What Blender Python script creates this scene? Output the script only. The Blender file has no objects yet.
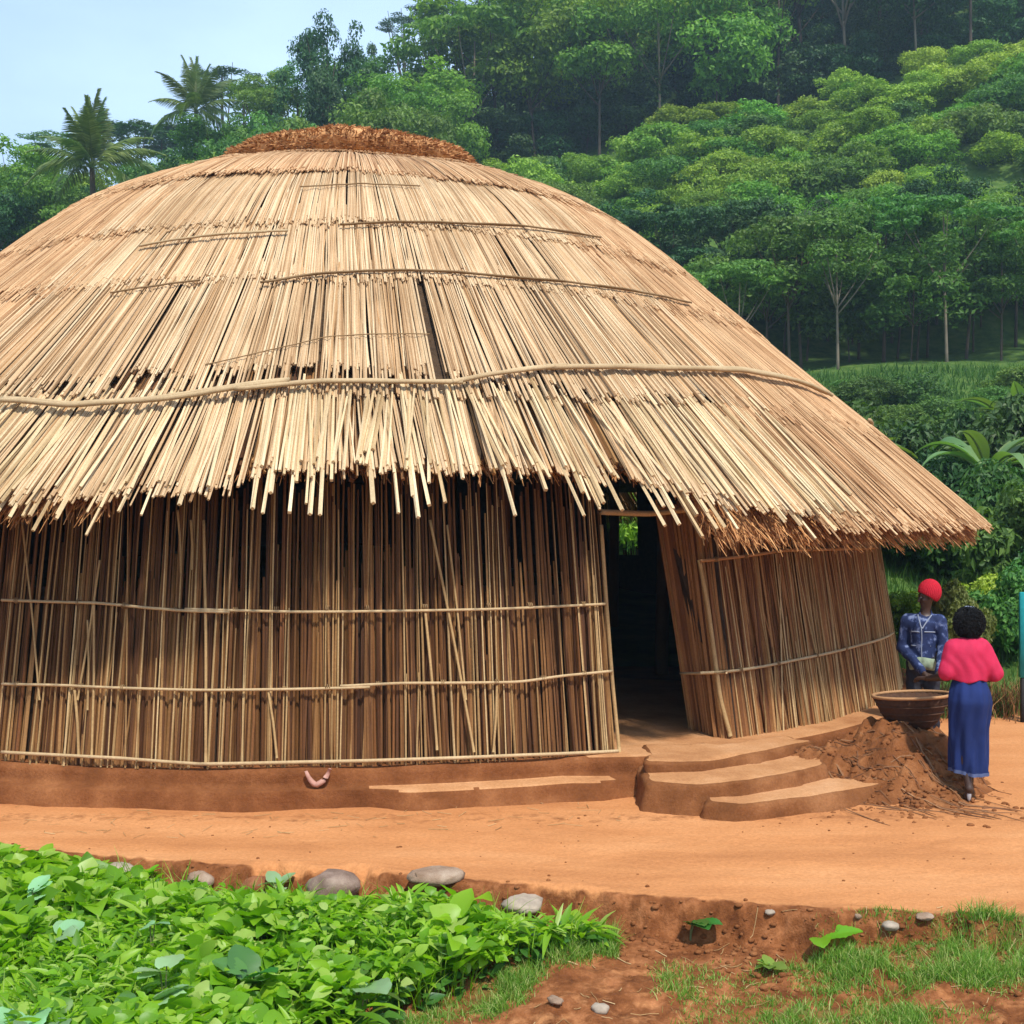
import bpy, math, random
import numpy as np
rng = np.random.default_rng(7)
random.seed(7)
R = math.radians
F, CX, CY, H = 1300.0, 512.0, 510.0, 2.48      # focal length in pixels, principal point, eye height
col = bpy.context.scene.collection

# ------------------------------------------------------------------ helpers
def mesh(name, V, Fc, mat=None, parent=None, smooth=True, attr=None):
    V = np.asarray(V, dtype=np.float32).reshape(-1, 3)
    me = bpy.data.meshes.new(name)
    if isinstance(Fc, np.ndarray):
        n, k = Fc.shape
        me.vertices.add(len(V)); me.vertices.foreach_set('co', V.ravel())
        me.loops.add(n*k); me.loops.foreach_set('vertex_index', Fc.astype(np.int32).ravel())
        me.polygons.add(n)
        me.polygons.foreach_set('loop_start', np.arange(0, n*k, k, dtype=np.int32))
        me.update(calc_edges=True)
    else:
        me.from_pydata([tuple(v) for v in V.tolist()], [], [tuple(f) for f in Fc]); me.update()
    me.polygons.foreach_set('use_smooth', np.full(len(me.polygons), smooth))
    if attr is not None:
        a = me.color_attributes.new('zone', 'FLOAT_COLOR', 'POINT')
        a.data.foreach_set('color', np.asarray(attr, dtype=np.float32).ravel())
    if mat: me.materials.append(mat)
    o = bpy.data.objects.new(name, me); col.objects.link(o)
    if parent: o.parent = parent
    return o
def tag(o, label, cat, group=None, kind=None):
    o['label'] = label; o['category'] = cat
    if group: o['group'] = group
    if kind: o['kind'] = kind
    return o
def empty(name, loc=(0, 0, 0), rz=0, label=None, cat=None, group=None):
    o = bpy.data.objects.new(name, None); col.objects.link(o); o.location = loc; o.rotation_euler = (0, 0, rz)
    o.empty_display_size = .3
    if label: tag(o, label, cat, group)
    return o
def copy_tree(o, parent=None):
    c = o.copy(); col.objects.link(c)
    if parent: c.parent = parent
    for ch in list(o.children): copy_tree(ch, c)
    return c
def px(x, y, Y):
    return np.array([(x-CX)/F*Y, Y, H-(y-CY)/F*Y])
def ground_at(x, y, z=0.0):
    return px(x, y, (H-z)*F/(y-CY))
def nrm(v): return v/np.maximum(np.linalg.norm(v, axis=-1, keepdims=True), 1e-9)

def vnoise(P, s=1.0, seed=0, octv=3):
    """cheap value noise on 2-D or 3-D points, about -1..1"""
    P = np.asarray(P, float)*s; out = 0; amp = 1; tot = 0
    for o in range(octv):
        Q = P*(2**o)+seed*17.3+o*31.7; I = np.floor(Q).astype(np.int64); f = Q-I; f = f*f*(3-2*f)
        d = P.shape[-1]; r = 0
        for c in range(2**d):
            b = np.array([(c >> i) & 1 for i in range(d)])
            J = I+b; h = J[..., 0]*73856093 ^ J[..., 1]*19349663
            if d > 2: h = h ^ (J[..., 2]*83492791)
            h = (h ^ (seed*2654435761)) & 0x7fffffff; h = (h*1103515245+12345) & 0x7fffffff; h = (h ^ (h >> 13))*1274126177 & 0x7fffffff
            w = np.prod(np.where(b == 1, f, 1-f), axis=-1); r = r+w*(h/0x3fffffff-1)
        out = out+amp*r; tot += amp; amp *= .5
    return out/tot

def sticks(paths, rad, sides=4, flat=None):
    """paths (n,m,3), rad (n,m) -> tapered prisms with caps"""
    P = np.asarray(paths, float); n, m, _ = P.shape; rad = np.broadcast_to(np.asarray(rad, float), (n, m))
    T = np.empty_like(P); T[:, 1:-1] = P[:, 2:]-P[:, :-2]; T[:, 0] = P[:, 1]-P[:, 0]; T[:, -1] = P[:, -1]-P[:, -2]; T = nrm(T)
    up = np.where(np.abs(T[..., 2:3]) > .9, np.array([1., 0, 0]), np.array([0, 0, 1.]))
    A = nrm(np.cross(T, up)); B = np.cross(T, A)
    rot = rng.uniform(0, 6.28, (n, 1))
    V = np.empty((n, m, sides, 3))
    for s in range(sides):
        th = rot+s*2*math.pi/sides
        V[:, :, s] = P+rad[..., None]*(np.cos(th)[..., None]*A+np.sin(th)[..., None]*B)
    idx = np.arange(n*m*sides).reshape(n, m, sides); q = []
    for s in range(sides):
        s2 = (s+1) % sides
        q.append(np.stack([idx[:, :-1, s], idx[:, 1:, s], idx[:, 1:, s2], idx[:, :-1, s2]], -1).reshape(-1, 4))
    if sides == 4:
        q.append(idx[:, 0, ::-1]); q.append(idx[:, -1, :])
    elif sides == 6:
        for e in (0, -1): q.append(idx[:, e][:, [0, 1, 2, 3]]); q.append(idx[:, e][:, [0, 3, 4, 5]])
    elif sides == 3:
        pass
    return V.reshape(-1, 3), np.concatenate(q)
def tube(pts, r, sides=8, res=1):
    pts = np.asarray(pts, float); rr = np.broadcast_to(np.asarray(r, float), (len(pts),))
    return sticks(pts[None], rr[None], 6 if sides > 4 else 4)
def join(parts):
    V, Q, o = [], [], 0
    for v, q in parts: V.append(v); Q.append(q+o); o += len(v)
    return np.concatenate(V), np.concatenate(Q)
def smooth_path(pts, n):
    pts = np.asarray(pts, float); d = np.r_[0, np.cumsum(np.linalg.norm(np.diff(pts, axis=0), axis=1))]
    t = np.linspace(0, d[-1], n); out = np.stack([np.interp(t, d, pts[:, i]) for i in range(3)], 1)
    for _ in range(3):
        out[1:-1] = (out[:-2]+2*out[1:-1]+out[2:])/4
    return out
def loft(rings, close=True):
    """rings (m,k,3) closed around k"""
    Rg = np.asarray(rings, float); m, k, _ = Rg.shape; idx = np.arange(m*k).reshape(m, k)
    j = np.roll(idx, -1, 1)
    q = np.stack([idx[:-1], j[:-1], j[1:], idx[1:]], -1).reshape(-1, 4)
    return Rg.reshape(-1, 3), q

# ------------------------------------------------------------------ materials
class NT:
    def __init__(s, name):
        s.m = bpy.data.materials.new(name); s.m.use_nodes = True; s.t = s.m.node_tree; s.t.nodes.clear()
        s.out = s.n('ShaderNodeOutputMaterial')
    def n(s, typ, **kw):
        x = s.t.nodes.new(typ)
        for k, v in kw.items(): setattr(x, k, v)
        return x
    def l(s, a, b): s.t.links.new(a, b)
    def noise(s, scale, detail=4, rough=.55, vec=None, stretch=None, coord='Object'):
        nz = s.n('ShaderNodeTexNoise'); nz.inputs['Scale'].default_value = scale; nz.inputs['Detail'].default_value = detail
        nz.inputs['Roughness'].default_value = rough
        tc = s.n('ShaderNodeTexCoord'); v = tc.outputs[coord]
        if stretch:
            mp = s.n('ShaderNodeMapping'); mp.inputs['Scale'].default_value = stretch; s.l(v, mp.inputs['Vector']); v = mp.outputs[0]
        s.l(v, nz.inputs['Vector']); return nz.outputs['Fac']
    def ramp(s, fac, stops):
        r = s.n('ShaderNodeValToRGB'); e = r.color_ramp.elements
        while len(e) > 1: e.remove(e[-1])
        e[0].position = stops[0][0]; e[0].color = (*stops[0][1], 1)
        for p, c in stops[1:]:
            x = e.new(p); x.color = (*c, 1)
        s.l(fac, r.inputs['Fac']); return r.outputs['Color']
    def mix(s, fac, a, b, mode='MIX'):
        x = s.n('ShaderNodeMix', data_type='RGBA', blend_type=mode)
        for sock, v in ((x.inputs[0], fac), (x.inputs[6], a), (x.inputs[7], b)):
            if isinstance(v, (int, float)): sock.default_value = v
            elif isinstance(v, tuple): sock.default_value = (*v, 1)
            else: s.l(v, sock)
        return x.outputs[2]
    def math(s, op, a, b=0.0):
        x = s.n('ShaderNodeMath', operation=op)
        for sock, v in ((x.inputs[0], a), (x.inputs[1], b)):
            if isinstance(v, (int, float)): sock.default_value = v
            else: s.l(v, sock)
        return x.outputs[0]
    def finish(s, colr, rough=.8, bump=None, bs=.3, bd=.01, transl=0, tcol=None, spec=.3):
        p = s.n('ShaderNodeBsdfPrincipled'); p.inputs['Roughness'].default_value = rough
        p.inputs['Specular IOR Level'].default_value = spec
        if isinstance(colr, tuple): p.inputs['Base Color'].default_value = (*colr, 1)
        else: s.l(colr, p.inputs['Base Color'])
        if bump is not None:
            b = s.n('ShaderNodeBump'); b.inputs['Strength'].default_value = bs; b.inputs['Distance'].default_value = bd
            s.l(bump, b.inputs['Height']); s.l(b.outputs[0], p.inputs['Normal'])
        sh = p.outputs[0]
        if transl:
            t = s.n('ShaderNodeBsdfTranslucent')
            c = tcol if tcol is not None else colr
            if isinstance(c, tuple): t.inputs['Color'].default_value = (*c, 1)
            else: s.l(c, t.inputs['Color'])
            mx = s.n('ShaderNodeMixShader'); mx.inputs[0].default_value = transl
            s.l(sh, mx.inputs[1]); s.l(t.outputs[0], mx.inputs[2]); sh = mx.outputs[0]
        s.l(sh, s.out.inputs['Surface']); return s.m
def island(s):
    g = s.n('ShaderNodeNewGeometry'); return g.outputs['Random Per Island']
def objrand(s):
    g = s.n('ShaderNodeObjectInfo'); return g.outputs['Random']

def mat_straw(name, stops, rough=.75, nscale=3.0, bright=1.0):
    s = NT(name); c = s.ramp(island(s), stops)
    big = s.ramp(s.noise(nscale, 3), [(.3, (.80, .76, .70)), (.7, (1.06, 1.05, 1.03))])
    fine = s.ramp(s.noise(60, 2), [(.3, (.82, .80, .78)), (.7, (1.05, 1.05, 1.05))])
    c = s.mix(1.0, s.mix(1.0, c, big, 'MULTIPLY'), fine, 'MULTIPLY')
    return s.finish(c, rough, bump=s.noise(90, 2), bs=.25, bd=.004)
def mat_leaf(name, stops, transl=.3, rough=.5, objvar=.25, spec=.3):
    s = NT(name); c = s.ramp(island(s), stops)
    v = s.n('ShaderNodeHueSaturation')
    s.l(c, v.inputs['Color'])
    r = objrand(s)
    s.l(s.math('MULTIPLY_ADD', r, objvar*2) if False else s.math('ADD', s.math('MULTIPLY', r, objvar*2), 1-objvar), v.inputs['Value'])
    s.l(s.math('ADD', s.math('MULTIPLY', s.math('FRACT', s.math('MULTIPLY', r, 7.31)), .05), .475), v.inputs['Hue'])
    t = s.mix(1.0, v.outputs[0], (1.25, 1.35, .5), 'MULTIPLY')
    return s.finish(v.outputs[0], rough, transl=transl, tcol=t, spec=spec)
def mat_plain(name, c, rough=.7, var=.25, ns=8, bs=.2, bd=.005, spec=.3, transl=0):
    s = NT(name); k = s.ramp(s.noise(ns, 4), [(.25, tuple(x*(1-var) for x in c)), (.75, tuple(min(1, x*(1+var)) for x in c))])
    return s.finish(k, rough, bump=s.noise(ns*6, 3), bs=bs, bd=bd, spec=spec, transl=transl)

M = {}
M['straw_front'] = mat_straw('pale_reed', [(0, (.30, .165, .07)), (.12, (.50, .32, .165)), (.5, (.62, .43, .245)), (.85, (.73, .56, .35)), (1, (.56, .33, .15))], nscale=1.2)
M['straw_pale'] = mat_straw('cream_split_bamboo', [(0, (.52, .36, .18)), (.4, (.68, .51, .29)), (1, (.78, .62, .38))], nscale=1.2)
M['straw_side'] = mat_straw('golden_straw', [(0, (.34, .17, .07)), (.3, (.52, .30, .145)), (.7, (.62, .395, .21)), (1, (.70, .48, .27))], nscale=1.5)
M['straw_red'] = mat_straw('russet_straw', [(0, (.26, .105, .035)), (.5, (.50, .23, .085)), (1, (.68, .37, .15))], nscale=4)
M['thatch_under'] = mat_plain('shaded_under_thatch', (.075, .045, .024), .95, .5, 20, .6, .02)  # darker than the reeds: shade of the gaps put into the colour
M['cane'] = mat_straw('dry_cane', [(0, (.055, .019, .006)), (.35, (.135, .055, .017)), (.7, (.245, .115, .037)), (.92, (.40, .225, .085)), (1, (.17, .055, .014))], nscale=2.5)
M['cane_r'] = mat_straw('red_brown_cane', [(0, (.13, .044, .013)), (.35, (.25, .105, .033)), (.75, (.37, .18, .062)), (1, (.52, .30, .125))], nscale=2.5)
M['cane_light'] = mat_straw('pale_split_cane', [(0, (.34, .20, .08)), (.5, (.46, .30, .13)), (1, (.60, .43, .22))], nscale=3)
M['light_block'] = mat_plain('dark_light_block', (.035, .020, .011), .95, .4, 15)  # dark colour of the added sheets that block light behind the canes
M['pole'] = mat_straw('tied_pole', [(0, (.46, .33, .18)), (1, (.60, .45, .26))], nscale=3)
M['pole_red'] = mat_straw('reddish_pole', [(0, (.42, .22, .10)), (1, (.50, .28, .13))], nscale=3)
M['rope'] = mat_straw('dark_twine', [(0, (.20, .12, .05)), (1, (.33, .21, .10))], nscale=6)
def mat_earth(name, a, b, c, sc=1.6, bd=.02, sy=1.0):
    s = NT(name)
    k = s.ramp(s.noise(sc, 8, .6), [(.28, a), (.5, b), (.72, c)])
    f = s.ramp(s.noise(sc*22, 4, .6), [(.3, (.80, .76, .72)), (.7, (1.06, 1.05, 1.04))])
    hb = s.math('ADD', s.noise(sc*9, 6, .65), s.math('MULTIPLY', s.noise(sc*50, 3, .6), .35))
    return s.finish(s.mix(1.0, k, f, 'MULTIPLY'), .95, bump=hb, bs=.6, bd=bd, spec=.1)
M['mud'] = mat_earth('packed_red_mud', (.12, .042, .014), (.21, .076, .027), (.33, .135, .052), 2.2, .025)  # plinth earth, darkened to stand in for shade on its upright face
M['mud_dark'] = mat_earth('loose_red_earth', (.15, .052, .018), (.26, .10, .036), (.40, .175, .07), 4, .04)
M['tread_top'] = mat_earth('lit_tread_earth', (.36, .16, .066), (.50, .25, .11), (.60, .33, .165), 2.2, .01)  # lighter earth for up-facing faces, light from above put into the colour
M['tread'] = mat_earth('shaded_step_earth', (.12, .044, .015), (.21, .082, .030), (.34, .15, .062), 2.2, .02)  # darker earth, shade of the step sides put into the colour
M['root'] = mat_straw('earthy_root', [(0, (.16, .065, .028)), (1, (.34, .18, .085))], nscale=3)
M['stone'] = mat_earth('grey_brown_stone', (.15, .10, .075), (.25, .175, .135), (.37, .28, .22), 6, .01)
M['stone_pale'] = mat_earth('pale_stone', (.20, .125, .08), (.33, .23, .16), (.46, .36, .27), 6, .01)
M['stone_red'] = mat_earth('rust_clod', (.22, .08, .04), (.32, .13, .06), (.42, .2, .1), 9, .02)
M['white_litter'] = mat_plain('off_white_stone', (.34, .27, .20), .9, .3, 15)

def ground_material():
    s = NT('red_road_and_grass')
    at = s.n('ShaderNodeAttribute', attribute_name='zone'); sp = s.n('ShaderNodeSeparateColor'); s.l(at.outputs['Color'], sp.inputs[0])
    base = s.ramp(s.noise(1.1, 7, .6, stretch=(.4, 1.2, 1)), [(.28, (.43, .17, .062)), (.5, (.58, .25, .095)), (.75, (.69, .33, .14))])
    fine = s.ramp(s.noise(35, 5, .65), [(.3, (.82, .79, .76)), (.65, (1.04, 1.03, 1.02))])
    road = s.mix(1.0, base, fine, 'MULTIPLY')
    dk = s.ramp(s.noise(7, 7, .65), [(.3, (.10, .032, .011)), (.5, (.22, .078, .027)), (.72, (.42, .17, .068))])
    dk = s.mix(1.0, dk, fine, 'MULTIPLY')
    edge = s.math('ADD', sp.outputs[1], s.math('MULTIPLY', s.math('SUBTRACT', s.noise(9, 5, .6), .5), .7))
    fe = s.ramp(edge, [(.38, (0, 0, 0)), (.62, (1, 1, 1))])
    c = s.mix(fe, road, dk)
    gr = s.ramp(s.noise(2.2, 8, .65), [(.3, (.045, .085, .018)), (.5, (.075, .14, .028)), (.72, (.13, .18, .045))])
    ge = s.math('ADD', sp.outputs[0], s.math('MULTIPLY', s.math('SUBTRACT', s.noise(4, 6, .65), .5), .8))
    c = s.mix(s.ramp(ge, [(.4, (0, 0, 0)), (.6, (1, 1, 1))]), c, gr)
    hb = s.math('ADD', s.noise(9, 9, .75), s.math('MULTIPLY', s.noise(70, 3, .6), .5))
    p = s.finish(c, .95, bump=hb, bs=.6, bd=.03, spec=.08)
    return p
M['ground'] = ground_material()

# ------------------------------------------------------------------ terrain
TY = np.array([0, 16, 30, 45, 55, 63, 68, 80, 92, 110, 160, 300.])
TU = np.array([-.45, -.15, .1, .4])
TZ = np.array([[0, 0, 3, 8, 11.5, 14, 15.2, 16, 17, 18, 25, 35],
               [0, 0, 3, 8, 11.5, 14, 16, 19, 22, 27, 38, 55],
               [0, 0, 2, 4.8, 8, 9.5, 13, 20.5, 27.5, 36, 66, 90],
               [0, 0, 2.2, 5, 8.5, 10, 15, 25, 34, 46, 84, 120.]])
EX = np.array([-8, -3.73, -2.16, -.75, .31, 1.18, 2.07, 3.06, 9])
EY = np.array([9.9, 9.48, 9.05, 8.80, 8.48, 8.22, 8.02, 7.86, 7.2])
def terrain(X, Y, fine=True):
    X = np.asarray(X, float); Y = np.asarray(Y, float)
    u = np.clip(X/np.maximum(Y, 8), -.45, .4)
    zs = np.stack([np.interp(Y, TY, t) for t in TZ], -1)
    k = np.clip(np.searchsorted(TU, u)-1, 0, 2); f = (u-TU[k])/(TU[k+1]-TU[k])
    z = np.take_along_axis(zs, k[..., None], -1)[..., 0]*(1-f)+np.take_along_axis(zs, (k+1)[..., None], -1)[..., 0]*f
    P = np.stack([X, Y], -1)
    far = np.clip((Y-17)/20, 0, 1)
    z = z+far*(vnoise(P, .12, 3)*1.0)
    # the flat gap where the road leaves, then the near bank and the garden below it
    e = np.interp(X, EX, EY)+vnoise(P*[1, .3], 1.3, 5)*.15+vnoise(P, 5, 6)*.10+vnoise(P, 15, 66)*.03
    t = (e-Y)
    drop = .15+.05*vnoise(P, .9, 8)+.07*np.exp(-((X-1.4)/.9)**2)
    s = np.clip(t/.10, 0, 1); s = s*s*(3-2*s)
    low = -drop*s-np.clip(t-.1, 0, 3)*.07
    z = z+np.where(t > 0, low+s*vnoise(P, 4, 9)*.05+s*vnoise(P, 14, 19)*.018, 0)
    z = z+.012*vnoise(P, 1.1, 10)+.006*vnoise(P, 7, 11)
    z = z+np.exp(-((t+.07)/.07)**2)*.02*(1+vnoise(P, 6, 12))
    # wheel-worn hollows along the road
    z = z-.012*np.exp(-((Y-e-.9)/.22)**2)-.010*np.exp(-((Y-e-1.7)/.2)**2)
    return z
def build_ground():
    xs = np.r_[-200, -170, -140, -100, -75, np.arange(-60, -8, 2.), np.arange(-8, -4.2, .12), np.arange(-4.2, 5.6, .022), np.arange(5.6, 9, .1), np.arange(9, 62, 2.), 75, 100, 140, 170, 200]
    ys = np.r_[-30, -15, -6, 0, 3, 5, np.arange(6.2, 9.9, .022), np.arange(9.9, 12.5, .06), np.arange(12.5, 18, .15), np.arange(18, 130, 1.2), np.arange(132, 212, 6)]
    X, Y = np.meshgrid(xs, ys); Z = terrain(X, Y)
    V = np.stack([X, Y, Z], -1).reshape(-1, 3); ny, nx = X.shape
    i = np.arange(nx*ny).reshape(ny, nx)
    q = np.stack([i[:-1, :-1], i[:-1, 1:], i[1:, 1:], i[1:, :-1]], -1).reshape(-1, 4)
    e = np.interp(X, EX, EY); t = e-Y
    g = np.clip((Y-15.6-.5*np.sin(X))/.8, 0, 1)
    # low ground: grass on the near right, soil between
    gr = grass_mask(X, Y)
    g = np.maximum(g, gr*.47)
    d = np.clip((t+.10)/.14, 0, 1)  # darker soil, with the shadow of the bank face painted in too
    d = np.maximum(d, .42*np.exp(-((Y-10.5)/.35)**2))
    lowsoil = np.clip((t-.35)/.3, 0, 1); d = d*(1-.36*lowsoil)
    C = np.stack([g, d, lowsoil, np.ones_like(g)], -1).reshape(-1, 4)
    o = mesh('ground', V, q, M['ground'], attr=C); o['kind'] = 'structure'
def grass_mask(X, Y):
    """grassy patch on the near right and the thin verge beside the garden (ground plan)"""
    w = vnoise(np.stack([X, Y], -1), 1.7, 21)
    a = np.clip(1.4-np.hypot((X-2.75)/1.35, (Y-7.60-.06*(X-2.7))/.36)+w*.7, 0, 1)
    c = np.clip(1.3-np.hypot((X-1.55)/.75, (Y-7.05)/.28)+w*.8, 0, 1)
    b = np.clip(1.25-np.abs((Y-6.95)-(X+.55)*.88)/.24+w*1.3, 0, 1)*(X > -.9)*(X < .65)
    return np.clip(np.maximum(np.maximum(a, b), c), 0, 1)
build_ground()

# ------------------------------------------------------------------ the hut
D = 18.5; BC = R(-7.02)
C0 = np.array([D*math.sin(BC), D*math.cos(BC)])
d0 = -C0/np.linalg.norm(C0); e0 = np.array([-d0[1], d0[0]])
PR = np.array([0, .9, 1.6, 2.3, 2.93, 4.05, 4.87, 6.18, 7.17, 8.46, 9.2]); PZ = np.array([6.92, 6.91, 6.87, 6.81, 6.71, 6.12, 5.41, 4.25, 3.40, 2.28, 1.62])
def prof(r):   # slightly rounded profile
    r = np.asarray(r, float); return sum(np.interp(np.abs(r+d), PR, PZ) for d in (-.35, -.12, .12, .35))/4
def P3(a, r, z):
    a, r, z = np.broadcast_arrays(np.asarray(a, float), np.asarray(r, float), np.asarray(z, float))
    xy = C0+r[..., None]*(np.cos(a)[..., None]*d0+np.sin(a)[..., None]*e0)
    return np.concatenate([xy, z[..., None]], -1)
def az_r(p):
    v = p[:2]-C0; return math.atan2(v@e0, v@d0), float(np.hypot(*v))
ZB = .31
def RW(z): return 7.42-.155*(np.asarray(z)-ZB)
def hit_roof(x, y):
    for Y in np.arange(8, 22, .02):
        p = px(x, y, Y); a, r = az_r(p)
        if r < 8.9 and p[2] <= prof(r)+.10: return a, r, p[2]
    return None
def hit_wall(x, y, off=0):
    for Y in np.arange(9, 19, .01):
        p = px(x, y, Y); a, r = az_r(p)
        if r <= RW(p[2])+off: return a, r, p[2]
    # grazing: nearest approach
    best = min((az_r(px(x, y, Y))[1], Y) for Y in np.arange(9, 19, .02)); p = px(x, y, best[1]); a, r = az_r(p); return a, r, p[2]

hut = empty('thatched_hut', (C0[0], C0[1], 0), 0, 'large round reed hut with a domed golden thatch roof and an open doorway', 'hut')
def hmesh(name, V, Q, mat, parent=None, smooth=True, label=None):
    V = np.asarray(V, float).reshape(-1, 3)-[C0[0], C0[1], 0]
    o = mesh(name, V, Q, mat, parent or hut, smooth)
    if label: o['label'] = label
    return o

# roof shell (thatch under the reeds, coloured dark so the gaps look shaded)
aa = np.linspace(0, 2*math.pi, 181)[:-1]
rin = np.array([0.02, .8, 1.6, 2.4, 3.2, 4, 4.8, 5.6, 6.4, 6.9, 7.3, 7.55])
outer = [P3(aa, r+.04*vnoise(np.stack([np.cos(aa), np.sin(aa)], -1)*3, 1.5, 3), prof(r)-.10) for r in rin]
inner = [P3(aa, r, prof(r)-.10-.16) for r in rin[::-1]]
roof = hmesh('roof', *loft(np.array(outer+inner)), M['thatch_under'])

gaps = []   # (a_top,r_top,a_bot,r_bot,w_top,w_bot) in metres of width
for (x1, y1, x2, y2, w1, w2) in [(413, 268, 448, 386, .04, .30), (493, 288, 520, 330, .08, .09), (565, 385, 645, 488, .08, .22), (466, 388, 492, 470, .08, .11),
                                 (165, 300, 128, 378, .02, .06), (228, 320, 206, 380, .02, .07), (150, 330, 100, 380, .01, .05), (262, 395, 232, 470, .03, .06),
                                 (395, 200, 400, 222, .03, .04), (345, 400, 340, 470, .01, .04), (300, 330, 295, 383, .03, .05), (180, 400, 120, 500, .02, .06),
                                 (650, 380, 740, 480, .01, .05), (700, 375, 800, 480, .01, .05), (530, 390, 560, 480, .02, .06), (555, 230, 600, 262, .02, .04)]:
    h1, h2 = hit_roof(x1, y1), hit_roof(x2, y2)
    if h1 and h2: gaps.append((h1[0], h1[1], h2[0], h2[1], w1*.55, w2*.55))
def in_gap(a, r):
    m = np.zeros(a.shape, bool)
    for a1, r1, a2, r2, w1, w2 in gaps:
        t = (r-r1)/(r2-r1); ok = (t > -.1) & (t < 1.05)
        m |= ok & (np.abs((a-(a1+(a2-a1)*t))*r) < (w1+(w2-w1)*t)/2)
    return m
def reed_layer(r0, r1, width, cover, mat, lift, ends=.08, tilt=.02, arange=(-math.pi, math.pi), back=.55, rad=(.010, .017), endfn=None, bundle=.0, startj=.12, seed=1, droop=0, label=None, m=6, lj=.028):
    global rng
    rng = np.random.default_rng(seed)
    n = int((arange[1]-arange[0])*r1/width*cover)
    a = rng.uniform(arange[0], arange[1], n)
    keep = (np.abs(a) < R(105)) | (rng.random(n) < back); a = a[keep]; n = len(a)
    re = r1+rng.normal(0, ends, n)
    if endfn is not None: re = endfn(a)+rng.normal(0, ends, n)
    b = vnoise(np.stack([a*r1*1.6, a*0], -1), 1.0, seed+40, 2)
    re = re+b*bundle
    rs = r0+rng.uniform(-startj, startj, n)
    t = np.linspace(0, 1, m)
    r = rs[:, None]+(re-rs)[:, None]*t
    # fanning of small bundles, so neighbours cross and part
    fan = vnoise(np.stack([a*r1*.9, a*0+3], -1), 1.0, seed+60, 2)*tilt*2.0+rng.normal(0, tilt*.5, n)
    A = a[:, None]+fan[:, None]*(t-.4)*(r1-r0)/r1*1.0
    mid = A[:, m//2]; ok = ~(in_gap(A[:, m//2], r[:, m//2]) | in_gap(A[:, 1], r[:, 1]) | in_gap(A[:, -2], r[:, -2])); 
    ok |= rng.random(n) < .03
    A, r, a = A[ok], r[ok], a[ok]; n = len(a)
    lf = lift+rng.uniform(-lj, lj, n)[:, None]+.02*vnoise(np.stack([a*r1*2, a*0+9], -1), 1.0, seed+80, 2)[:, None]
    lf = lf+np.linspace(.0, .03, m)[None]
    z = prof(r)+lf-droop*(t**3)[None]
    P = P3(A, r, z)
    rd = rng.uniform(rad[0], rad[1], n)[:, None]*np.linspace(.8, 1.05, m)[None]
    V, Q = sticks(P, rd, 4)
    o = hmesh('reed_layer', V, Q, mat, roof, False, label)
    return o
d2 = R
def eave_dense(a):
    x = np.degrees(a); return np.interp(x, [-60, -30, -20, -14, -7, -5, 10, 13, 20, 24, 32, 60], [8.34, 8.30, 8.18, 8.13, 8.06, 7.84, 7.84, 7.90, 8.04, 8.20, 8.30, 8.34])
def eave_long(a): return eave_dense(a)+np.interp(np.degrees(a), [-30, -12, -5, 10, 24, 32], [.02, .12, .32, .34, .14, .02])
FR = (-R(34), R(36))
SL, SR = (-math.pi, -R(28)), (R(30), math.pi)
# bottom layer: coarse canes in front, finer straw round the sides
reed_layer(6.6, 7.72, .03, 1.7, M['cane'], -.10, .05, .05, (-R(60), R(60)), rad=(.012, .02), bundle=.06, seed=10)  # dark inner ply, added to keep sun off the top of the wall
reed_layer(7.03, 8.2, .022, 1.9, M['straw_front'], -.01, .04, .05, FR, rad=(.007, .013), lj=.02, endfn=eave_dense, bundle=.09, seed=11, startj=.05)
reed_layer(7.0, 8.25, .05, .75, M['straw_pale'], .035, .06, .08, FR, rad=(.011, .017), lj=.02, endfn=lambda a: eave_dense(a)+.03, bundle=.12, seed=19, startj=.05)
reed_layer(6.95, 8.3, .03, .34, M['straw_pale'], .01, .08, .05, FR, rad=(.012, .019), endfn=eave_long, bundle=.08, seed=12, droop=.04)
for arc, sd in ((SL, 13), (SR, 15)):
    reed_layer(6.9, 8.34, .018, 2.6, M['straw_side'], -.04, .06, .05, arc, rad=(.007, .012), bundle=.05, seed=sd)
    reed_layer(6.9, 8.34, .018, 1.6, M['straw_side'], .015, .07, .07, arc, rad=(.006, .010), bundle=.06, seed=sd+1, droop=.03)
reed_layer(5.45, 6.75, .022, 2.4, M['straw_front'], .01, .04, .04, FR, rad=(.007, .012), lj=.018, endfn=lambda a: np.interp(np.degrees(a), [-30, -22, -17, 4, 8, 16], [6.99, 6.97, 6.84, 6.78, 6.88, 6.98]), bundle=.10, seed=21)
reed_layer(5.5, 7.14, .024, .75, M['straw_front'], .03, .02, .03, FR, rad=(.007, .013), bundle=.02, seed=22)
for arc, sd in ((SL, 23), (SR, 25)):
    reed_layer(5.45, 7.15, .017, 3.6, M['straw_side'], .01, .09, .06, arc, rad=(.006, .010), lj=.014, bundle=.09, startj=.3, seed=sd)
for (r0, r1, cf, cs, sd, lf) in ((4.62, 5.66, 2.7, 3.4, 31, .03), (3.65, 4.86, 2.9, 3.4, 41, .04), (2.5, 3.86, 3.2, 3.4, 51, .05), (1.15, 2.8, 4.2, 4.2, 61, .05)):
    reed_layer(r0, r1, .018, cf*1.15, M['straw_front'] if r1 > 4 else M['straw_side'], lf-.01, .045, .04, FR, rad=(.006, .010), bundle=.05, seed=sd, lj=.012)
    for arc, s2 in ((SL, sd+2), (SR, sd+4)):
        reed_layer(r0, r1, .016, cs*1.1, M['straw_side'], lf-.01, .09, .06, arc, rad=(.005, .009), bundle=.06, startj=.25, seed=s2, lj=.012)
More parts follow.
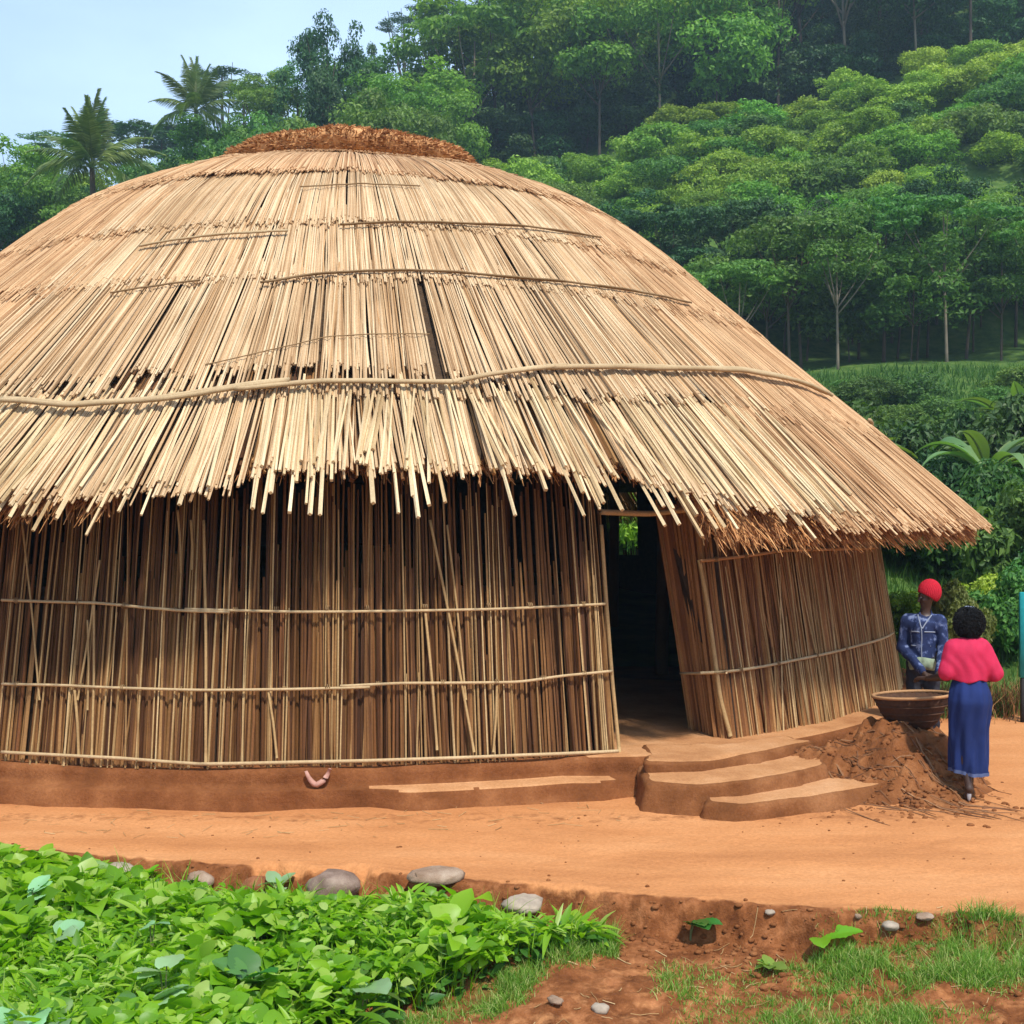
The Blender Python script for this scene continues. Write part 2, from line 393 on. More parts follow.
# shaggy russet fringe under the eave
def fringe(arc, n, seed, thick=.26, rr=(7.95, 8.44)):
    rng = np.random.default_rng(seed)
    a = rng.uniform(*arc, n); r = rng.uniform(*rr, n); dz = -rng.uniform(.04, thick, n)
    L = rng.uniform(.08, .22, n); t = np.linspace(0, 1, 3)
    rad = r[:, None]+(L[:, None]*t)*rng.uniform(.35, .95, n)[:, None]-.12
    rad = np.minimum(rad, 8.42)
    z = (prof(r)+dz)[:, None]-L[:, None]*t*.62-.02*t**2
    A = a[:, None]+rng.normal(0, .006, n)[:, None]*t
    V, Q = sticks(P3(A, rad, z), rng.uniform(.004, .008, n)[:, None]*np.array([1, .9, .5]), 3)
    hmesh('eave_fringe', V, Q, M['straw_red'], roof, False, 'shaggy russet straw fringe under the eave')
fringe((R(22), R(120)), 16000, 5, .24, (7.75, 8.30)); fringe((-R(110), -R(14)), 7000, 6, .14, (7.7, 8.12)); fringe((R(-14), R(24)), 2200, 7, .10, (7.3, 7.75))
fringe((R(120), R(250)), 6000, 8, .2, (7.9, 8.3))

# hoops over the roof
def roof_hoop(pts, rad, mat, name, lift=.085, strands=1, arc_back=True, label=None):
    H_ = [hit_roof(*p) for p in pts]; H_ = [h for h in H_ if h]
    A = np.array([h[0] for h in H_]); Rr = np.array([h[1] for h in H_]); o = np.argsort(A); A, Rr = A[o], Rr[o]
    parts = []
    for k in range(strands):
        if arc_back:
            a = np.linspace(-math.pi, math.pi, 240); rr = np.interp(a, np.r_[-2.2, A, 2.2], np.r_[Rr.mean(), Rr, Rr.mean()])
        else:
            a = np.linspace(A[0], A[-1], 50); rr = np.interp(a, A, Rr)
        rr = rr+k*rad*1.5+.012*vnoise(np.stack([a*9, a*0+k], -1), 1, 5+k)
        rr = np.convolve(np.pad(rr, 2, mode='edge'), np.ones(5)/5, 'valid')
        P = P3(a, rr, prof(rr)+lift+.015*k+.012*vnoise(np.stack([a*14, a*0+k+4], -1), 1, 9))
        parts.append(tube(P, rad))
    V, Q = join(parts); return hmesh(name, V, Q, mat, roof, True, label)
roof_hoop([(2, 402), (70, 409), (150, 403), (200, 396), (250, 388), (290, 384)], .022, M['pole'], 'binding_pole', .13, 2, False)
roof_hoop([(235, 391), (330, 384), (430, 385), (462, 386)], .020, M['pole'], 'binding_pole', .13, 2, False)
roof_hoop([(452, 386), (490, 378), (530, 372), (565, 370)], .020, M['pole'], 'binding_pole', .14, 2, False)
roof_hoop([(545, 370), (600, 370), (640, 370), (740, 372), (800, 384), (830, 397)], .024, M['pole'], 'binding_pole', .13, 2, False)
# round the far side, out of the photo
A_ = np.linspace(R(62), 2*math.pi-R(40), 120); Pp = P3(A_, 7.08, prof(7.08)+.1)
hmesh('binding_pole', *tube(Pp, .024), M['pole'], roof)
roof_hoop([(260, 284), (300, 276), (350, 272), (400, 270), (450, 272), (520, 278), (620, 288), (690, 303)], .011, M['rope'], 'binding_rope', .095, 2, False)
roof_hoop([(340, 225), (400, 222), (470, 224), (540, 228), (600, 238)], .010, M['rope'], 'binding_rope', .10, 2, False)
roof_hoop([(140, 247), (180, 240), (230, 234), (288, 231)], .012, M['pole'], 'binding_rope', .10, 2, False)
roof_hoop([(110, 293), (160, 285), (200, 280)], .010, M['rope'], 'binding_rope', .09, 1, False)
roof_hoop([(300, 188), (360, 184), (420, 186)], .008, M['rope'], 'binding_rope', .10, 1, False)
roof_hoop([(205, 365), (260, 352), (330, 336), (400, 333), (430, 334)], .006, M['rope'], 'binding_rope', .09, 1, False)

# crown roll at the top
a = np.linspace(0, 2*math.pi, 145)[:-1]; k = np.linspace(0, 2*math.pi, 15)[:-1]
rings = []
for i, ai in enumerate(a):
    n1 = vnoise(np.array([[math.cos(ai)*3, math.sin(ai)*3]]), 1.2, 4)[0]
    rr = .165*(1+.12*n1); rc = 1.54+.05*n1
    rings.append(P3(ai, rc+rr*1.15*np.cos(k), 7.25+.025*n1+rr*np.sin(k)))
rings.append(rings[0])
hmesh('crown_roll', *loft(np.array(rings)), M['straw_red'], roof, True, 'russet roll of bound straw on the roof top')
rng = np.random.default_rng(9); n = 13000
a = rng.uniform(0, 2*math.pi, n); th = rng.uniform(-2.2, 2.4, n); n1 = vnoise(np.stack([np.cos(a)*3, np.sin(a)*3], -1), 1.2, 4)
rr = .16*(1+.12*n1); L = rng.uniform(.03, .095, n); t = np.linspace(0, 1, 3)
rad = 1.54+.05*n1; P = P3(a[:, None]+rng.normal(0, .022, n)[:, None]*t, (rad+rr*1.15*np.cos(th))[:, None]+(L*np.cos(th))[:, None]*t, (7.25+.025*n1+rr*np.sin(th))[:, None]+(L*np.sin(th)*.5-.01)[:, None]*t)
hmesh('crown_bristle', *sticks(P, rng.uniform(.005, .010, n)[:, None]*np.array([1, .9, .4]), 3), M['straw_red'], roof, False)
# a flat cap of straw inside the roll
capr = np.array([.02, .5, 1.0, 1.5]); hmesh('crown_cap', *loft(np.array([P3(aa, r, 7.12-.03*r) for r in capr]+[P3(aa, 1.5, 6.95)])), M['straw_side'], roof)

# plinth
def lip(a):   # how far the earth platform sticks out
    x = np.degrees(a); return np.interp(x, [-40, 14, 17, 22, 34, 55, 90], [.03, .03, .20, .40, .38, .30, .2])
aw = np.linspace(-math.pi, math.pi, 1001)[:-1]
prl = [(-7.3, ZB), (-.55, ZB), (-.1, ZB+.005), (.0, ZB), (.03, ZB-.02), (.045, ZB-.06), (.05, ZB-.11), (.06, ZB-.15), (.08, ZB-.155), (.165, ZB-.16), (.18, ZB-.175), (.187, ZB-.22), (.20, .05), (.22, 0), (.25, -.06)]
rings = []
for o_, z in prl:
    if o_ < -1: rings.append(P3(aw, .1, z)); continue
    nn = vnoise(np.stack([np.cos(aw)*7.5, np.sin(aw)*7.5, aw*0+z*3], -1), 1.3, 13)*.045+vnoise(np.stack([np.cos(aw)*7.5, np.sin(aw)*7.5, aw*0+z*6], -1), 6, 14)*.015
    k = 0 if o_ < -.2 else 1
    led = np.clip(vnoise(np.stack([np.cos(aw)*7.5, np.sin(aw)*7.5], -1), .5, 18)*1.5+.9, .15, 1)*(1+.7*np.clip((aw-R(1))/R(2), 0, 1)*np.clip((R(18)-aw)/R(2), 0, 1))   # the little ledge comes and goes
    off = o_ if o_ < .07 else .06+(o_-.06)*led
    rings.append(P3(aw, 7.42+lip(aw)*k+off+nn*k, z+nn*.3*(z > .01)))
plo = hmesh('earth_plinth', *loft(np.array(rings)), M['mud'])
plo.data.materials.append(M['tread_top'])  # lighter colour paints light onto the ledge and the platform top
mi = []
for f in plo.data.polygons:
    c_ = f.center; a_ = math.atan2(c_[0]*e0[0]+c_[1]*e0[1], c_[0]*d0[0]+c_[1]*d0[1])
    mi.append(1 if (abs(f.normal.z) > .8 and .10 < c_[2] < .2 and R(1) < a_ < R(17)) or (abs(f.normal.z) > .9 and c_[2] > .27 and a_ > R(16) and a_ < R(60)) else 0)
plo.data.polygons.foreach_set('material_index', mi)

# ---- walls
aL_b = hit_wall(618, 752)[0]; aL_t = hit_wall(601, 520)[0]
aR_b = hit_wall(728, 739)[0]; aR_t = hit_wall(700, 505)[0]
win = az_r(px(634, 530, 24.2))[0]
def lean(a):  # azimuth shift at the top of a stick
    x = np.degrees(a); dl = aL_t-aL_b; dr = aR_t-aR_b
    return np.interp(x, [-30, -8, math.degrees(aL_b)-2, math.degrees(aL_b), math.degrees(aR_b), 60, 110], [0, 0, dl*.6, dl, dr, dr*.4, 0])
def wall_sticks(arc, n, mat, roff, rad, seed, name='cane_row', jt=.006, zt=(2.45, 2.9), zb=ZB-.01, short=0, parent=None, label=None, sides=4, wob=.012, trans=None, cross=0):
    rng = np.random.default_rng(seed)
    a = np.sort(rng.uniform(arc[0], arc[1], n)); m = 6; t = np.linspace(0, 1, m)
    z0 = np.full(n, zb); z1 = rng.uniform(*zt, n)
    sh = rng.random(n) < short; z1 = np.where(sh, rng.uniform(.9, 2.0, n), z1)
    dw = np.abs((a-win+math.pi) % (2*math.pi)-math.pi)
    z1 = np.where(dw < .048, 1.70+.12*rng.random(n), z1)
    z = z0[:, None]+(z1-z0)[:, None]*t
    dl = rng.normal(0, jt, n)+np.where(rng.random(n) < cross, rng.normal(0, .035, n), 0)
    w = rng.normal(0, wob/7.4, (n, m)); w[:, 0] = 0
    w = np.cumsum(w, 1)*.5
    A = a[:, None]+lean(a)[:, None]*(z-ZB)/2.1+dl[:, None]*t+w
    ro = roff+rng.uniform(-.012, .012, n)[:, None]
    V, Q = sticks(P3(A, RW(z)+ro, z), rng.uniform(*rad, n)[:, None]*np.linspace(1.1, .75, m)[None], sides)
    return hmesh(name, V, Q, mat, parent, False, label)
def light_block(arc, n, z1, name='wall_light_block', parent=None):  # dark sheet added behind the canes to stop light leaking through
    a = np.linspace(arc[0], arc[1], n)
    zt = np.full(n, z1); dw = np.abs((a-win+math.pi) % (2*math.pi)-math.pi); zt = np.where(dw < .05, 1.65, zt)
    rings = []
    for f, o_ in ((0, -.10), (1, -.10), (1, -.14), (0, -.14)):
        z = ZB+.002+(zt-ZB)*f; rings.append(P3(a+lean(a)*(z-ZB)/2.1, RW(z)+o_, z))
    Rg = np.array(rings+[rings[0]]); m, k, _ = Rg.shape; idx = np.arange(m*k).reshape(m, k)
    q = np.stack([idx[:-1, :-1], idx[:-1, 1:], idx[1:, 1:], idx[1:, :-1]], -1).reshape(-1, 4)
    return hmesh(name, Rg.reshape(-1, 3), q, M['light_block'], parent, False)
WL = (-R(80), aL_b-.001); WR = (aR_b+.002, R(80)); WB = (R(80), 2*math.pi-R(80))
wl = light_block(WL, 140, 1.80, 'wall_panel'); wl['label'] = 'long curved wall of thin upright canes beside the doorway'
wr = light_block(WR, 100, 2.6, 'wall_panel'); wr['label'] = 'red-brown cane wall beside the earth steps'
wb = light_block(WB, 240, 3.0, 'wall_panel')
wall_sticks(WL, 760, M['cane'], -.06, (.011, .019), 101, parent=wl, jt=.002, zt=(1.5, 2.2), wob=.006)
wall_sticks(WL, 420, M['cane'], -.03, (.010, .017), 111, parent=wl, jt=.003, wob=.006)
wall_sticks(WL, 430, M['cane'], .0, (.009, .015), 102, parent=wl, jt=.004, short=.3, cross=.03, wob=.008)
wall_sticks(WL, 140, M['cane_light'], .03, (.006, .009), 103, parent=wl, jt=.003, short=.2, cross=.05, wob=.006, name='pale_cane_row')
wall_sticks(WR, 560, M['cane_r'], -.05, (.012, .020), 104, parent=wr, jt=.004)
wall_sticks(WR, 520, M['cane_r'], -.01, (.009, .017), 105, parent=wr, jt=.010, short=.1, cross=.03)
wall_sticks(WR, 90, M['cane_light'], .02, (.006, .010), 107, parent=wr, jt=.008, short=.5, cross=.1, name='pale_cane_row')
wall_sticks(WB, 900, M['cane'], -.04, (.012, .022), 106, parent=wb)
# individually visible slanting pale canes
def line_on_wall(pts, rad, mat, name, parent, off=.05, n=None, label=None, sides=8):
    Hs = np.array([hit_wall(x, y, off) for x, y in pts]); P = P3(Hs[:, 0], Hs[:, 1], Hs[:, 2])
    n = n or max(4, len(pts)*8); P = smooth_path(P, n)
    A = [az_r(p) for p in P]; a_ = np.array([q[0] for q in A]); P = P3(a_, RW(P[:, 2])+off, P[:, 2])
    return hmesh(name, *tube(P, rad), mat, parent, True, label)
for (x1, y1, x2, y2, r_) in [(94, 600, 92, 755, .011), (100, 560, 78, 700, .010), (75, 690, 79, 756, .013), (88, 620, 88, 710, .009), (204, 520, 206, 762, .013), (268, 690, 277, 758, .011),
                             (430, 520, 474, 752, .012), (447, 525, 466, 700, .010), (425, 610, 437, 750, .012), (178, 510, 181, 575, .011), (191, 520, 192, 570, .011), (497, 680, 493, 752, .011), (22, 520, 40, 700, .009)]:
    line_on_wall([(x1, y1), ((x1+x2)/2+1, (y1+y2)/2), (x2, y2)], r_, M['cane_light'], 'slanting_cane', wl, .055)
# horizontal hoops
line_on_wall([(2, 600), (60, 602), (100, 603), (150, 608), (190, 611), (230, 612)], .013, M['pole'], 'wall_hoop', wl, .07)
line_on_wall([(185, 609), (300, 612), (400, 611), (500, 609), (605, 604)], .013, M['pole'], 'wall_hoop', wl, .07)
line_on_wall([(2, 684), (60, 685), (100, 687), (200, 690), (300, 689), (370, 687)], .013, M['pole'], 'wall_hoop', wl, .07)
line_on_wall([(340, 686), (400, 683), (520, 682), (560, 676), (612, 671)], .014, M['pole'], 'wall_hoop', wl, .07)
line_on_wall([(2, 752), (60, 755), (120, 758), (200, 764)], .016, M['pole'], 'wall_hoop', wl, .07)
line_on_wall([(200, 764), (300, 762), (420, 759), (520, 755), (618, 751)], .017, M['pole'], 'wall_hoop', wl, .07)
line_on_wall([(601, 525), (606, 600), (612, 680), (619, 752)], .018, M['cane_light'], 'door_post', wl, .04)
line_on_wall([(700, 561), (745, 556), (785, 550), (840, 549), (874, 548)], .018, M['pole_red'], 'wall_hoop', wr, .05)
line_on_wall([(700, 673), (725, 672), (760, 667), (800, 659), (860, 645), (893, 633)], .015, M['pole'], 'wall_hoop', wr, .05)
line_on_wall([(699, 560), (708, 610), (716, 670), (720, 700), (730, 736)], .022, M['cane_light'], 'door_post', wr, .02)
th = np.linspace(0, 6.283*2.5, 22); lp = np.stack([(th/6.283-1.25)*.012, np.cos(th)*.021, np.sin(th)*.021], -1)
def lash(pts, wall, seed, step=.62):
    rg_ = random.Random(seed); xs_ = [q[0] for q in pts]; ys_ = [q[1] for q in pts]; x = xs_[0]+15
    while x < xs_[-1]-8:
        y = float(np.interp(x, xs_, ys_)); a_, r_, z_ = hit_wall(x, y, .06 if wall is wl else .05); c_ = P3(a_, r_, z_)
        if 'm' not in LSH: V_, Q_ = sticks(lp[None], .0048, 4); o = hmesh('lashing', V_+[C0[0], C0[1], 0], Q_, M['rope'], wall); LSH['m'] = o.data; bpy.data.objects.remove(o)
        o = bpy.data.objects.new('lashing', LSH['m']); col.objects.link(o); o.parent = wall; o.location = c_-[C0[0], C0[1], 0]
        t_ = math.cos(a_)*e0-math.sin(a_)*d0; o.rotation_euler = (rg_.uniform(0, 6), 0, math.atan2(t_[1], t_[0])); o.scale = (1.3, 1.1, 1.1)
        x += rg_.uniform(.8, 1.3)*step*100
LSH = {}
lash([(2, 600), (60, 602), (100, 603), (150, 608), (190, 611), (605, 604)], wl, 1, .5); lash([(2, 684), (100, 687), (200, 690), (300, 689), (400, 683), (520, 682), (560, 676), (612, 671)], wl, 2, .5)
lash([(725, 672), (760, 667), (800, 659), (860, 645), (893, 633)], wr, 3, .35); lash([(700, 561), (745, 556), (785, 550), (840, 549), (874, 548)], wr, 4, .35)
# return of the wall into the doorway
pc_b = P3(aR_b, RW(ZB), ZB); pc_t = P3(aR_t, RW(2.4), 2.5)
pi_b = px(688, 726, 12.95); pi_b[2] = ZB; pi_t = px(654, 512, 12.75); pi_t[2] = 2.5
rng = np.random.default_rng(77); parts = []
n = 60; s_ = np.sort(rng.random(n)); t = np.linspace(0, 1, 5)
B = pc_b+(pi_b-pc_b)*s_[:, None]; T_ = pc_t+(pi_t-pc_t)*(s_+rng.normal(0, .03, n))[:, None]
T_[:, 2] += rng.uniform(-.1, .12, n); off = rng.normal(0, .02, (n, 3))*[1, 1, 0]
P = (B+off)[:, None]+(T_-B)[:, None]*t[None, :, None]
jam = hmesh('door_jamb', *sticks(P, rng.uniform(.012, .024, n)[:, None]*np.ones(5), 4), M['cane_r'], wr, False)
line = smooth_path([px(680, 673, 12.75), px(700, 673, 12.5), px(726, 672, 12.15)], 8)
hmesh('wall_hoop', *tube(line+[0, -.03, 0], .014), M['pole'], wr)
# added dark backing behind the return
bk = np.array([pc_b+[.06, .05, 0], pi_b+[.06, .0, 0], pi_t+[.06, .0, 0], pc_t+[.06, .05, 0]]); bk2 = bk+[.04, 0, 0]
hmesh('jamb_light_block', np.r_[bk, bk2], [(0, 1, 2, 3), (7, 6, 5, 4), (0, 4, 5, 1), (1, 5, 6, 2), (2, 6, 7, 3), (3, 7, 4, 0)], M['light_block'], wr, False)
# lintel sticks over the door and the inner posts that carry the roof
line_on_wall([(600, 512), (650, 514), (700, 508)], .03, M['pole'], 'lintel', wr, -.04)
for ang in range(0, 360, 45):
    p = P3(R(ang+22), 4.4, 0); hmesh('roof_post', *tube([[p[0], p[1], ZB], [p[0]+.03, p[1], 2.5], [p[0], p[1], 5.5]], [.09, .08, .07]), M['cane'], hut)

# slim rafters inside, seen through the gaps
ra = np.linspace(-math.pi, math.pi, 73)[:-1]; rr = np.linspace(1.0, 7.6, 7)
hmesh('rafter', *sticks(P3(np.repeat(ra[:, None], 7, 1), np.repeat(rr[None], 72, 0), prof(rr)[None]-.30), .03, 4), M['cane'], roof, False)

# ------------------------------------------------------------------ steps, mound, basket
def slab(name, poly, ztop, mat, parent, seed, rnd=.03, zbot=-.06, batter=.05, sub=14):
    poly = np.array(poly, float); n = len(poly)
    pts = []
    for i in range(n):
        p, q = poly[i], poly[(i+1) % n]
        for s in np.linspace(0, 1, sub, endpoint=False): pts.append(p+(q-p)*s)
    pts = np.array(pts)
    for _ in range(2): pts = (np.roll(pts, 1, 0)+2*pts+np.roll(pts, -1, 0))/4
    c = pts.mean(0); d = nrm(pts-c)
    rings = []
    for off, z in ((-.0, None),):
        pass
    prof_ = [(batter+.04, zbot), (batter+.02, 0.0), (batter*.8, ztop*.35), (batter*.4, ztop*.7), (.005, ztop-rnd*.5), (-rnd*.35, ztop-rnd*.12), (-rnd, ztop), (-.3, ztop+.004), (-.5, ztop+.006), (-.8, ztop+.004)]
    for o_, z in prof_:
        nn = vnoise(np.c_[pts, np.full(len(pts), z*2)], 2.6, seed)*.075+vnoise(np.c_[pts, np.full(len(pts), z*3)], 11, seed+1)*.03
        k = 1 if o_ > -.1 else 0
        dd = np.minimum(1, np.linalg.norm(pts-c, axis=1))
        xy = pts+d*(o_+nn*k)[:, None] if o_ > -.2 else c+(pts-c)*(1-min(.95, -o_))
        rings.append(np.c_[xy, z+nn*.35*(z > .02)*k])
    rings.append(np.c_[np.repeat(c[None], len(pts), 0), np.full(len(pts), ztop)])
    V, Q = loft(np.array(rings)); o = mesh(name, V-[*base, 0], Q, mat, parent)
    o.data.materials.append(M['tread_top']); nz_ = [1 if i_//len(pts) >= 6 else 0 for i_ in range(len(o.data.polygons))]; o.data.polygons.foreach_set('material_index', nz_); return o  # top faces take the painted-light earth, sides the darkened one
base = (2.0, 11.2)
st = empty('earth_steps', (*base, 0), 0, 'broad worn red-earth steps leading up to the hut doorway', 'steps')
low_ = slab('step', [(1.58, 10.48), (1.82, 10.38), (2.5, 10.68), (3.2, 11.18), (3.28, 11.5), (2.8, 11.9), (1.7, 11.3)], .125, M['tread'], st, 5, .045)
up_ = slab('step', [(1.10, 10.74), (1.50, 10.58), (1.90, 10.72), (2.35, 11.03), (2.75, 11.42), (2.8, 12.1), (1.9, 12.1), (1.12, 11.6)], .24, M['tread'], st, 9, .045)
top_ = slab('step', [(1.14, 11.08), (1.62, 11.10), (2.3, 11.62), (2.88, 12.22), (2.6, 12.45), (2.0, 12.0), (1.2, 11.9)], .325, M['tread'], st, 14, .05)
# earth mound beside the wall
def mound():
    n = 130; xs = np.linspace(-1.25, 1.35, n); ys = np.linspace(-1.3, 1.0, n); X, Y = np.meshgrid(xs, ys)
    r = np.hypot(X/1.0, (Y)/1.0)
    ridge = np.exp(-(np.abs(X-.38)/.50)**3-(np.abs(Y-.42)/.55)**3)*.47+np.exp(-((X+.42)/.72)**2-((Y-.3)/.60)**2)*.34+np.exp(-((X-.20)/.45)**2-((Y+.30)/.38)**2)*.16
    P = np.stack([X, Y], -1)
    rid = np.abs(vnoise(np.stack([X*.9+Y*.9, (Y-X)*3.2], -1), 1.6, 31, 4))
    z = ridge+(rid*.17-.03+vnoise(P, 4, 35)*.07+vnoise(P, 13, 32)*.045)*np.clip(ridge*6, 0, 1)-.09+.03
    V = np.stack([X, Y, z], -1).reshape(-1, 3); i = np.arange(n*n).reshape(n, n)
    q = np.stack([i[:-1, :-1], i[:-1, 1:], i[1:, 1:], i[1:, :-1]], -1).reshape(-1, 4)
    zc = z.reshape(-1)[q].max(1); q = q[zc > -.05]
    t = empty('earth_mound', (3.30, 11.55, 0), 0, 'heap of loose dug red earth with roots and straw beside the steps', 'earth heap')
    mesh('soil', V, q, M['mud_dark'], t)
    rng = np.random.default_rng(33); def_ = []
    def zz(x, y):
        return np.interp(0, [0], [0])
    k = 70; x0 = rng.uniform(-.9, .7, k); y0 = rng.uniform(-.8, .55, k); L = rng.uniform(.2, .7, k); an = rng.normal(-.75, .35, k)
    tt = np.linspace(0, 1, 6); X_ = x0[:, None]+np.cos(an)[:, None]*L[:, None]*tt; Y_ = y0[:, None]+np.sin(an)[:, None]*L[:, None]*tt+.03*np.sin(tt*5+x0[:, None]*9)
    ix = np.clip(((X_+1.25)/2.6*(n-1)).astype(int), 0, n-1); iy = np.clip(((Y_+1.3)/2.3*(n-1)).astype(int), 0, n-1)
    Z_ = np.maximum(z[iy, ix], -.01)+.015
    mesh('root', *sticks(np.stack([X_, Y_, Z_], -1), rng.uniform(.003, .009, k)[:, None]*np.array([1, 1, .9, .8, .6, .3]), 4), M['root'], t, False)
    # clods
    parts = []
    for _ in range(420):
        cx, cy = rng.normal(.05, .5), rng.normal(-.35, .4); ixx = int(np.clip((cx+1.25)/2.6*(n-1), 0, n-1)); iyy = int(np.clip((cy+1.3)/2.3*(n-1), 0, n-1))
        v, f = rockv(rng, rng.uniform(.008, .026)); parts.append((v+[cx, cy, max(z[iyy, ixx], -.01)+.01], f))
    co_ = mesh('clods', *join(parts), M['mud_dark'], t); co_['kind'] = 'stuff'
    global MZ; MZ = float(z[int((.45+1.3)/2.3*(n-1)), int((.39+1.25)/2.6*(n-1))])
    return t
def rockv(rng, r, flat=.7, seg=7, n=10):
    th = np.linspace(.05, math.pi-.05, seg); ph = np.linspace(0, 2*math.pi, n+1)[:-1]
    T, Pm = np.meshgrid(th, ph, indexing='ij'); d = np.stack([np.sin(T)*np.cos(Pm), np.sin(T)*np.sin(Pm), np.cos(T)], -1)
    s = rng.integers(1, 999); k = 1+.32*vnoise(d, 1.5, int(s))+.16*vnoise(d, 4, int(s)+1)
    sc = np.array([rng.uniform(.85, 1.25), rng.uniform(.75, 1.05), flat*rng.uniform(.85, 1.1)])
    v = d*k[..., None]*r*sc
    V, Q = loft(v[::-1]); c1 = len(V); V = np.r_[V, [v[0].mean(0)], [v[-1].mean(0)]]
    b = np.arange(n); tp = (seg-1)*n+b
    Q = np.r_[Q, np.stack([tp, (seg-1)*n+(b+1) % n, np.full(n, c1), np.full(n, c1)], 1)[:, :4], np.stack([(b+1) % n, b, np.full(n, c1+1), np.full(n, c1+1)], 1)]
    return V, Q
_join = join
def fix_tris(V, Q): return V, Q
# faces above use a doubled index for tips; turn them into true triangles at mesh time
_mesh = mesh
def mesh(name, V, Fc, mat=None, parent=None, smooth=True, attr=None):
    if isinstance(Fc, np.ndarray) and Fc.shape[1] == 4:
        dg = Fc[:, 2] == Fc[:, 3]
        if dg.any():
            o = _mesh(name, V, [tuple(f) for f in Fc[~dg].tolist()]+[tuple(f) for f in Fc[dg][:, :3].tolist()], mat, parent, smooth, attr)
            return o
    return _mesh(name, V, Fc, mat, parent, smooth, attr)
mound()

def basket():
    c = px(912, 703, 12.0); t = empty('basket', (c[0], 12.0, MZ-.02), 0, 'wide brown woven basket standing on top of the earth heap', 'basket')
    k = np.linspace(0, 2*math.pi, 65)[:-1]; rings = []
    for r, z in ((.02, 0), (.16, 0), (.22, .03), (.27, .09), (.31, .15), (.355, .21), (.345, .212), (.30, .155), (.26, .10), (.20, .045), (.02, .035)):
        wv = .005*np.sin(k*32+z*140); z = z*1.35; rings.append(np.stack([(r+wv)*np.cos(k), (r+wv)*.9*np.sin(k), z+.02*np.cos(k+.6)*(z > .1)+0*k], -1))
    mesh('basket_bowl', *loft(np.array(rings)), mat_plain('dark_basketry', (.075, .034, .017), .85, .35, 30, .5, .01), t)
    k = np.linspace(0, 2*math.pi, 61); mesh('rim', *tube(np.stack([.352*np.cos(k), .317*np.sin(k), 1.35*.215+.02*np.cos(k+.6)], -1), .016), M['pole_red'], t).name
    for zz, rr in ((.05, .235), (.10, .275), (.15, .31)):
        mesh('hoop', *tube(np.stack([rr*1.02*np.cos(k), rr*.92*np.sin(k), 1.35*zz+.012*np.cos(k+.6)], -1), .008), bpy.data.materials['dark_basketry'], t)
    return t
basket()

# stones and scraps
def stone(x, y, r, mat, label, name='stone', z=None, Y=None, sink=.33, flat=.7, seed=1, cat='stone', group=None):
    rg = np.random.default_rng(seed); v, f = rockv(rg, r, flat, 10, 16)
    # find the ground under this pixel
    Ys = np.arange(6.5, 16, .01); ps = np.array([px(x, y, q) for q in Ys]); g = terrain(ps[:, 0], ps[:, 1]); i = np.argmax(ps[:, 2] <= g)
    p = ps[i]; o = mesh(name, v, f, M[mat] if isinstance(mat, str) else mat); o.location = (p[0], p[1], g[i]+r*flat*(1-sink*2)+(z or 0)+(.03 if r > .09 and z is None else 0)); o.rotation_euler = (0, 0, rg.uniform(0, 6))
    tag(o, label, cat, group); return o
stone(200, 889, .095, 'stone_pale', 'small pale round stone at the garden edge beside rusty weeds', seed=3)
stone(335, 897, .165, 'stone', 'large grey-brown boulder half buried at the garden edge', seed=4)
stone(436, 889, .17, 'stone_pale', 'flat pale tan stone lying on the bank above the garden', flat=.35, seed=5)
stone(443, 912, .09, 'white_litter', 'thin white flat stone just below the tan one', flat=.25, seed=6)
stone(523, 913, .13, 'white_litter', 'flat whitish stone near the end of the garden rows', flat=.45, seed=7)
stone(120, 889, .10, 'white_litter', 'pale flattened stone among the leaves near the garden corner', flat=.35, seed=8, z=.12)
stone(600, 1012, .05, 'white_litter', 'small white stone alone on the bare soil in the foreground', flat=.6, seed=9)
stone(890, 929, .055, 'white_litter', 'whitish angular stone at the top of the grass bank', flat=.6, seed=10)
stone(925, 922, .06, 'stone_pale', 'tan stone just beyond the whitish one on the grass bank', flat=.35, seed=11)
stone(555, 1003, .045, 'stone_pale', 'small tan clod beside the white stone on bare soil', flat=.5, seed=12)
stone(858, 918, .022, 'stone_pale', 'tiny pale pebble stuck in the eroded bank', seed=14)
stone(770, 920, .03, 'white_litter', 'tiny white pebble in the dark hollow of the bank', seed=15)
stone(255, 895, .10, 'stone_red', 'rust-red earth clod beside the boulder at the garden edge', 'earth_clod', seed=16, cat='clod')
# curled scrap on the plinth
p = next(px(317, 776, Y_) for Y_ in np.arange(9.5, 12, .01) if az_r(px(317, 776, Y_))[1] <= 7.42+.03+.085); k = np.linspace(0, 1, 12)
path = np.stack([-.10+.22*k, -.02+0*k, .10-.26*np.sin(np.clip(k, 0, .9999)*math.pi)**.8*np.where(k < .5, 1, .9)+.03*k], -1)
V, Q = sticks(path[None]*[1, 1, .8], (.036*(1-.55*np.abs(2*k-1)**2))[None], 6); V = V*[1, 1, 1]
o = mesh('bark_scrap', V, Q, mat_plain('pinkish_bark', (.46, .25, .19), .8, .15, 20)); o.location = p; o.scale = (.9, .9, .62); o.rotation_euler = (.1, .0, .12)
tag(o, 'curled pinkish strip of bark leaning on the plinth below the cane wall', 'bark scrap')

exec_parts = True

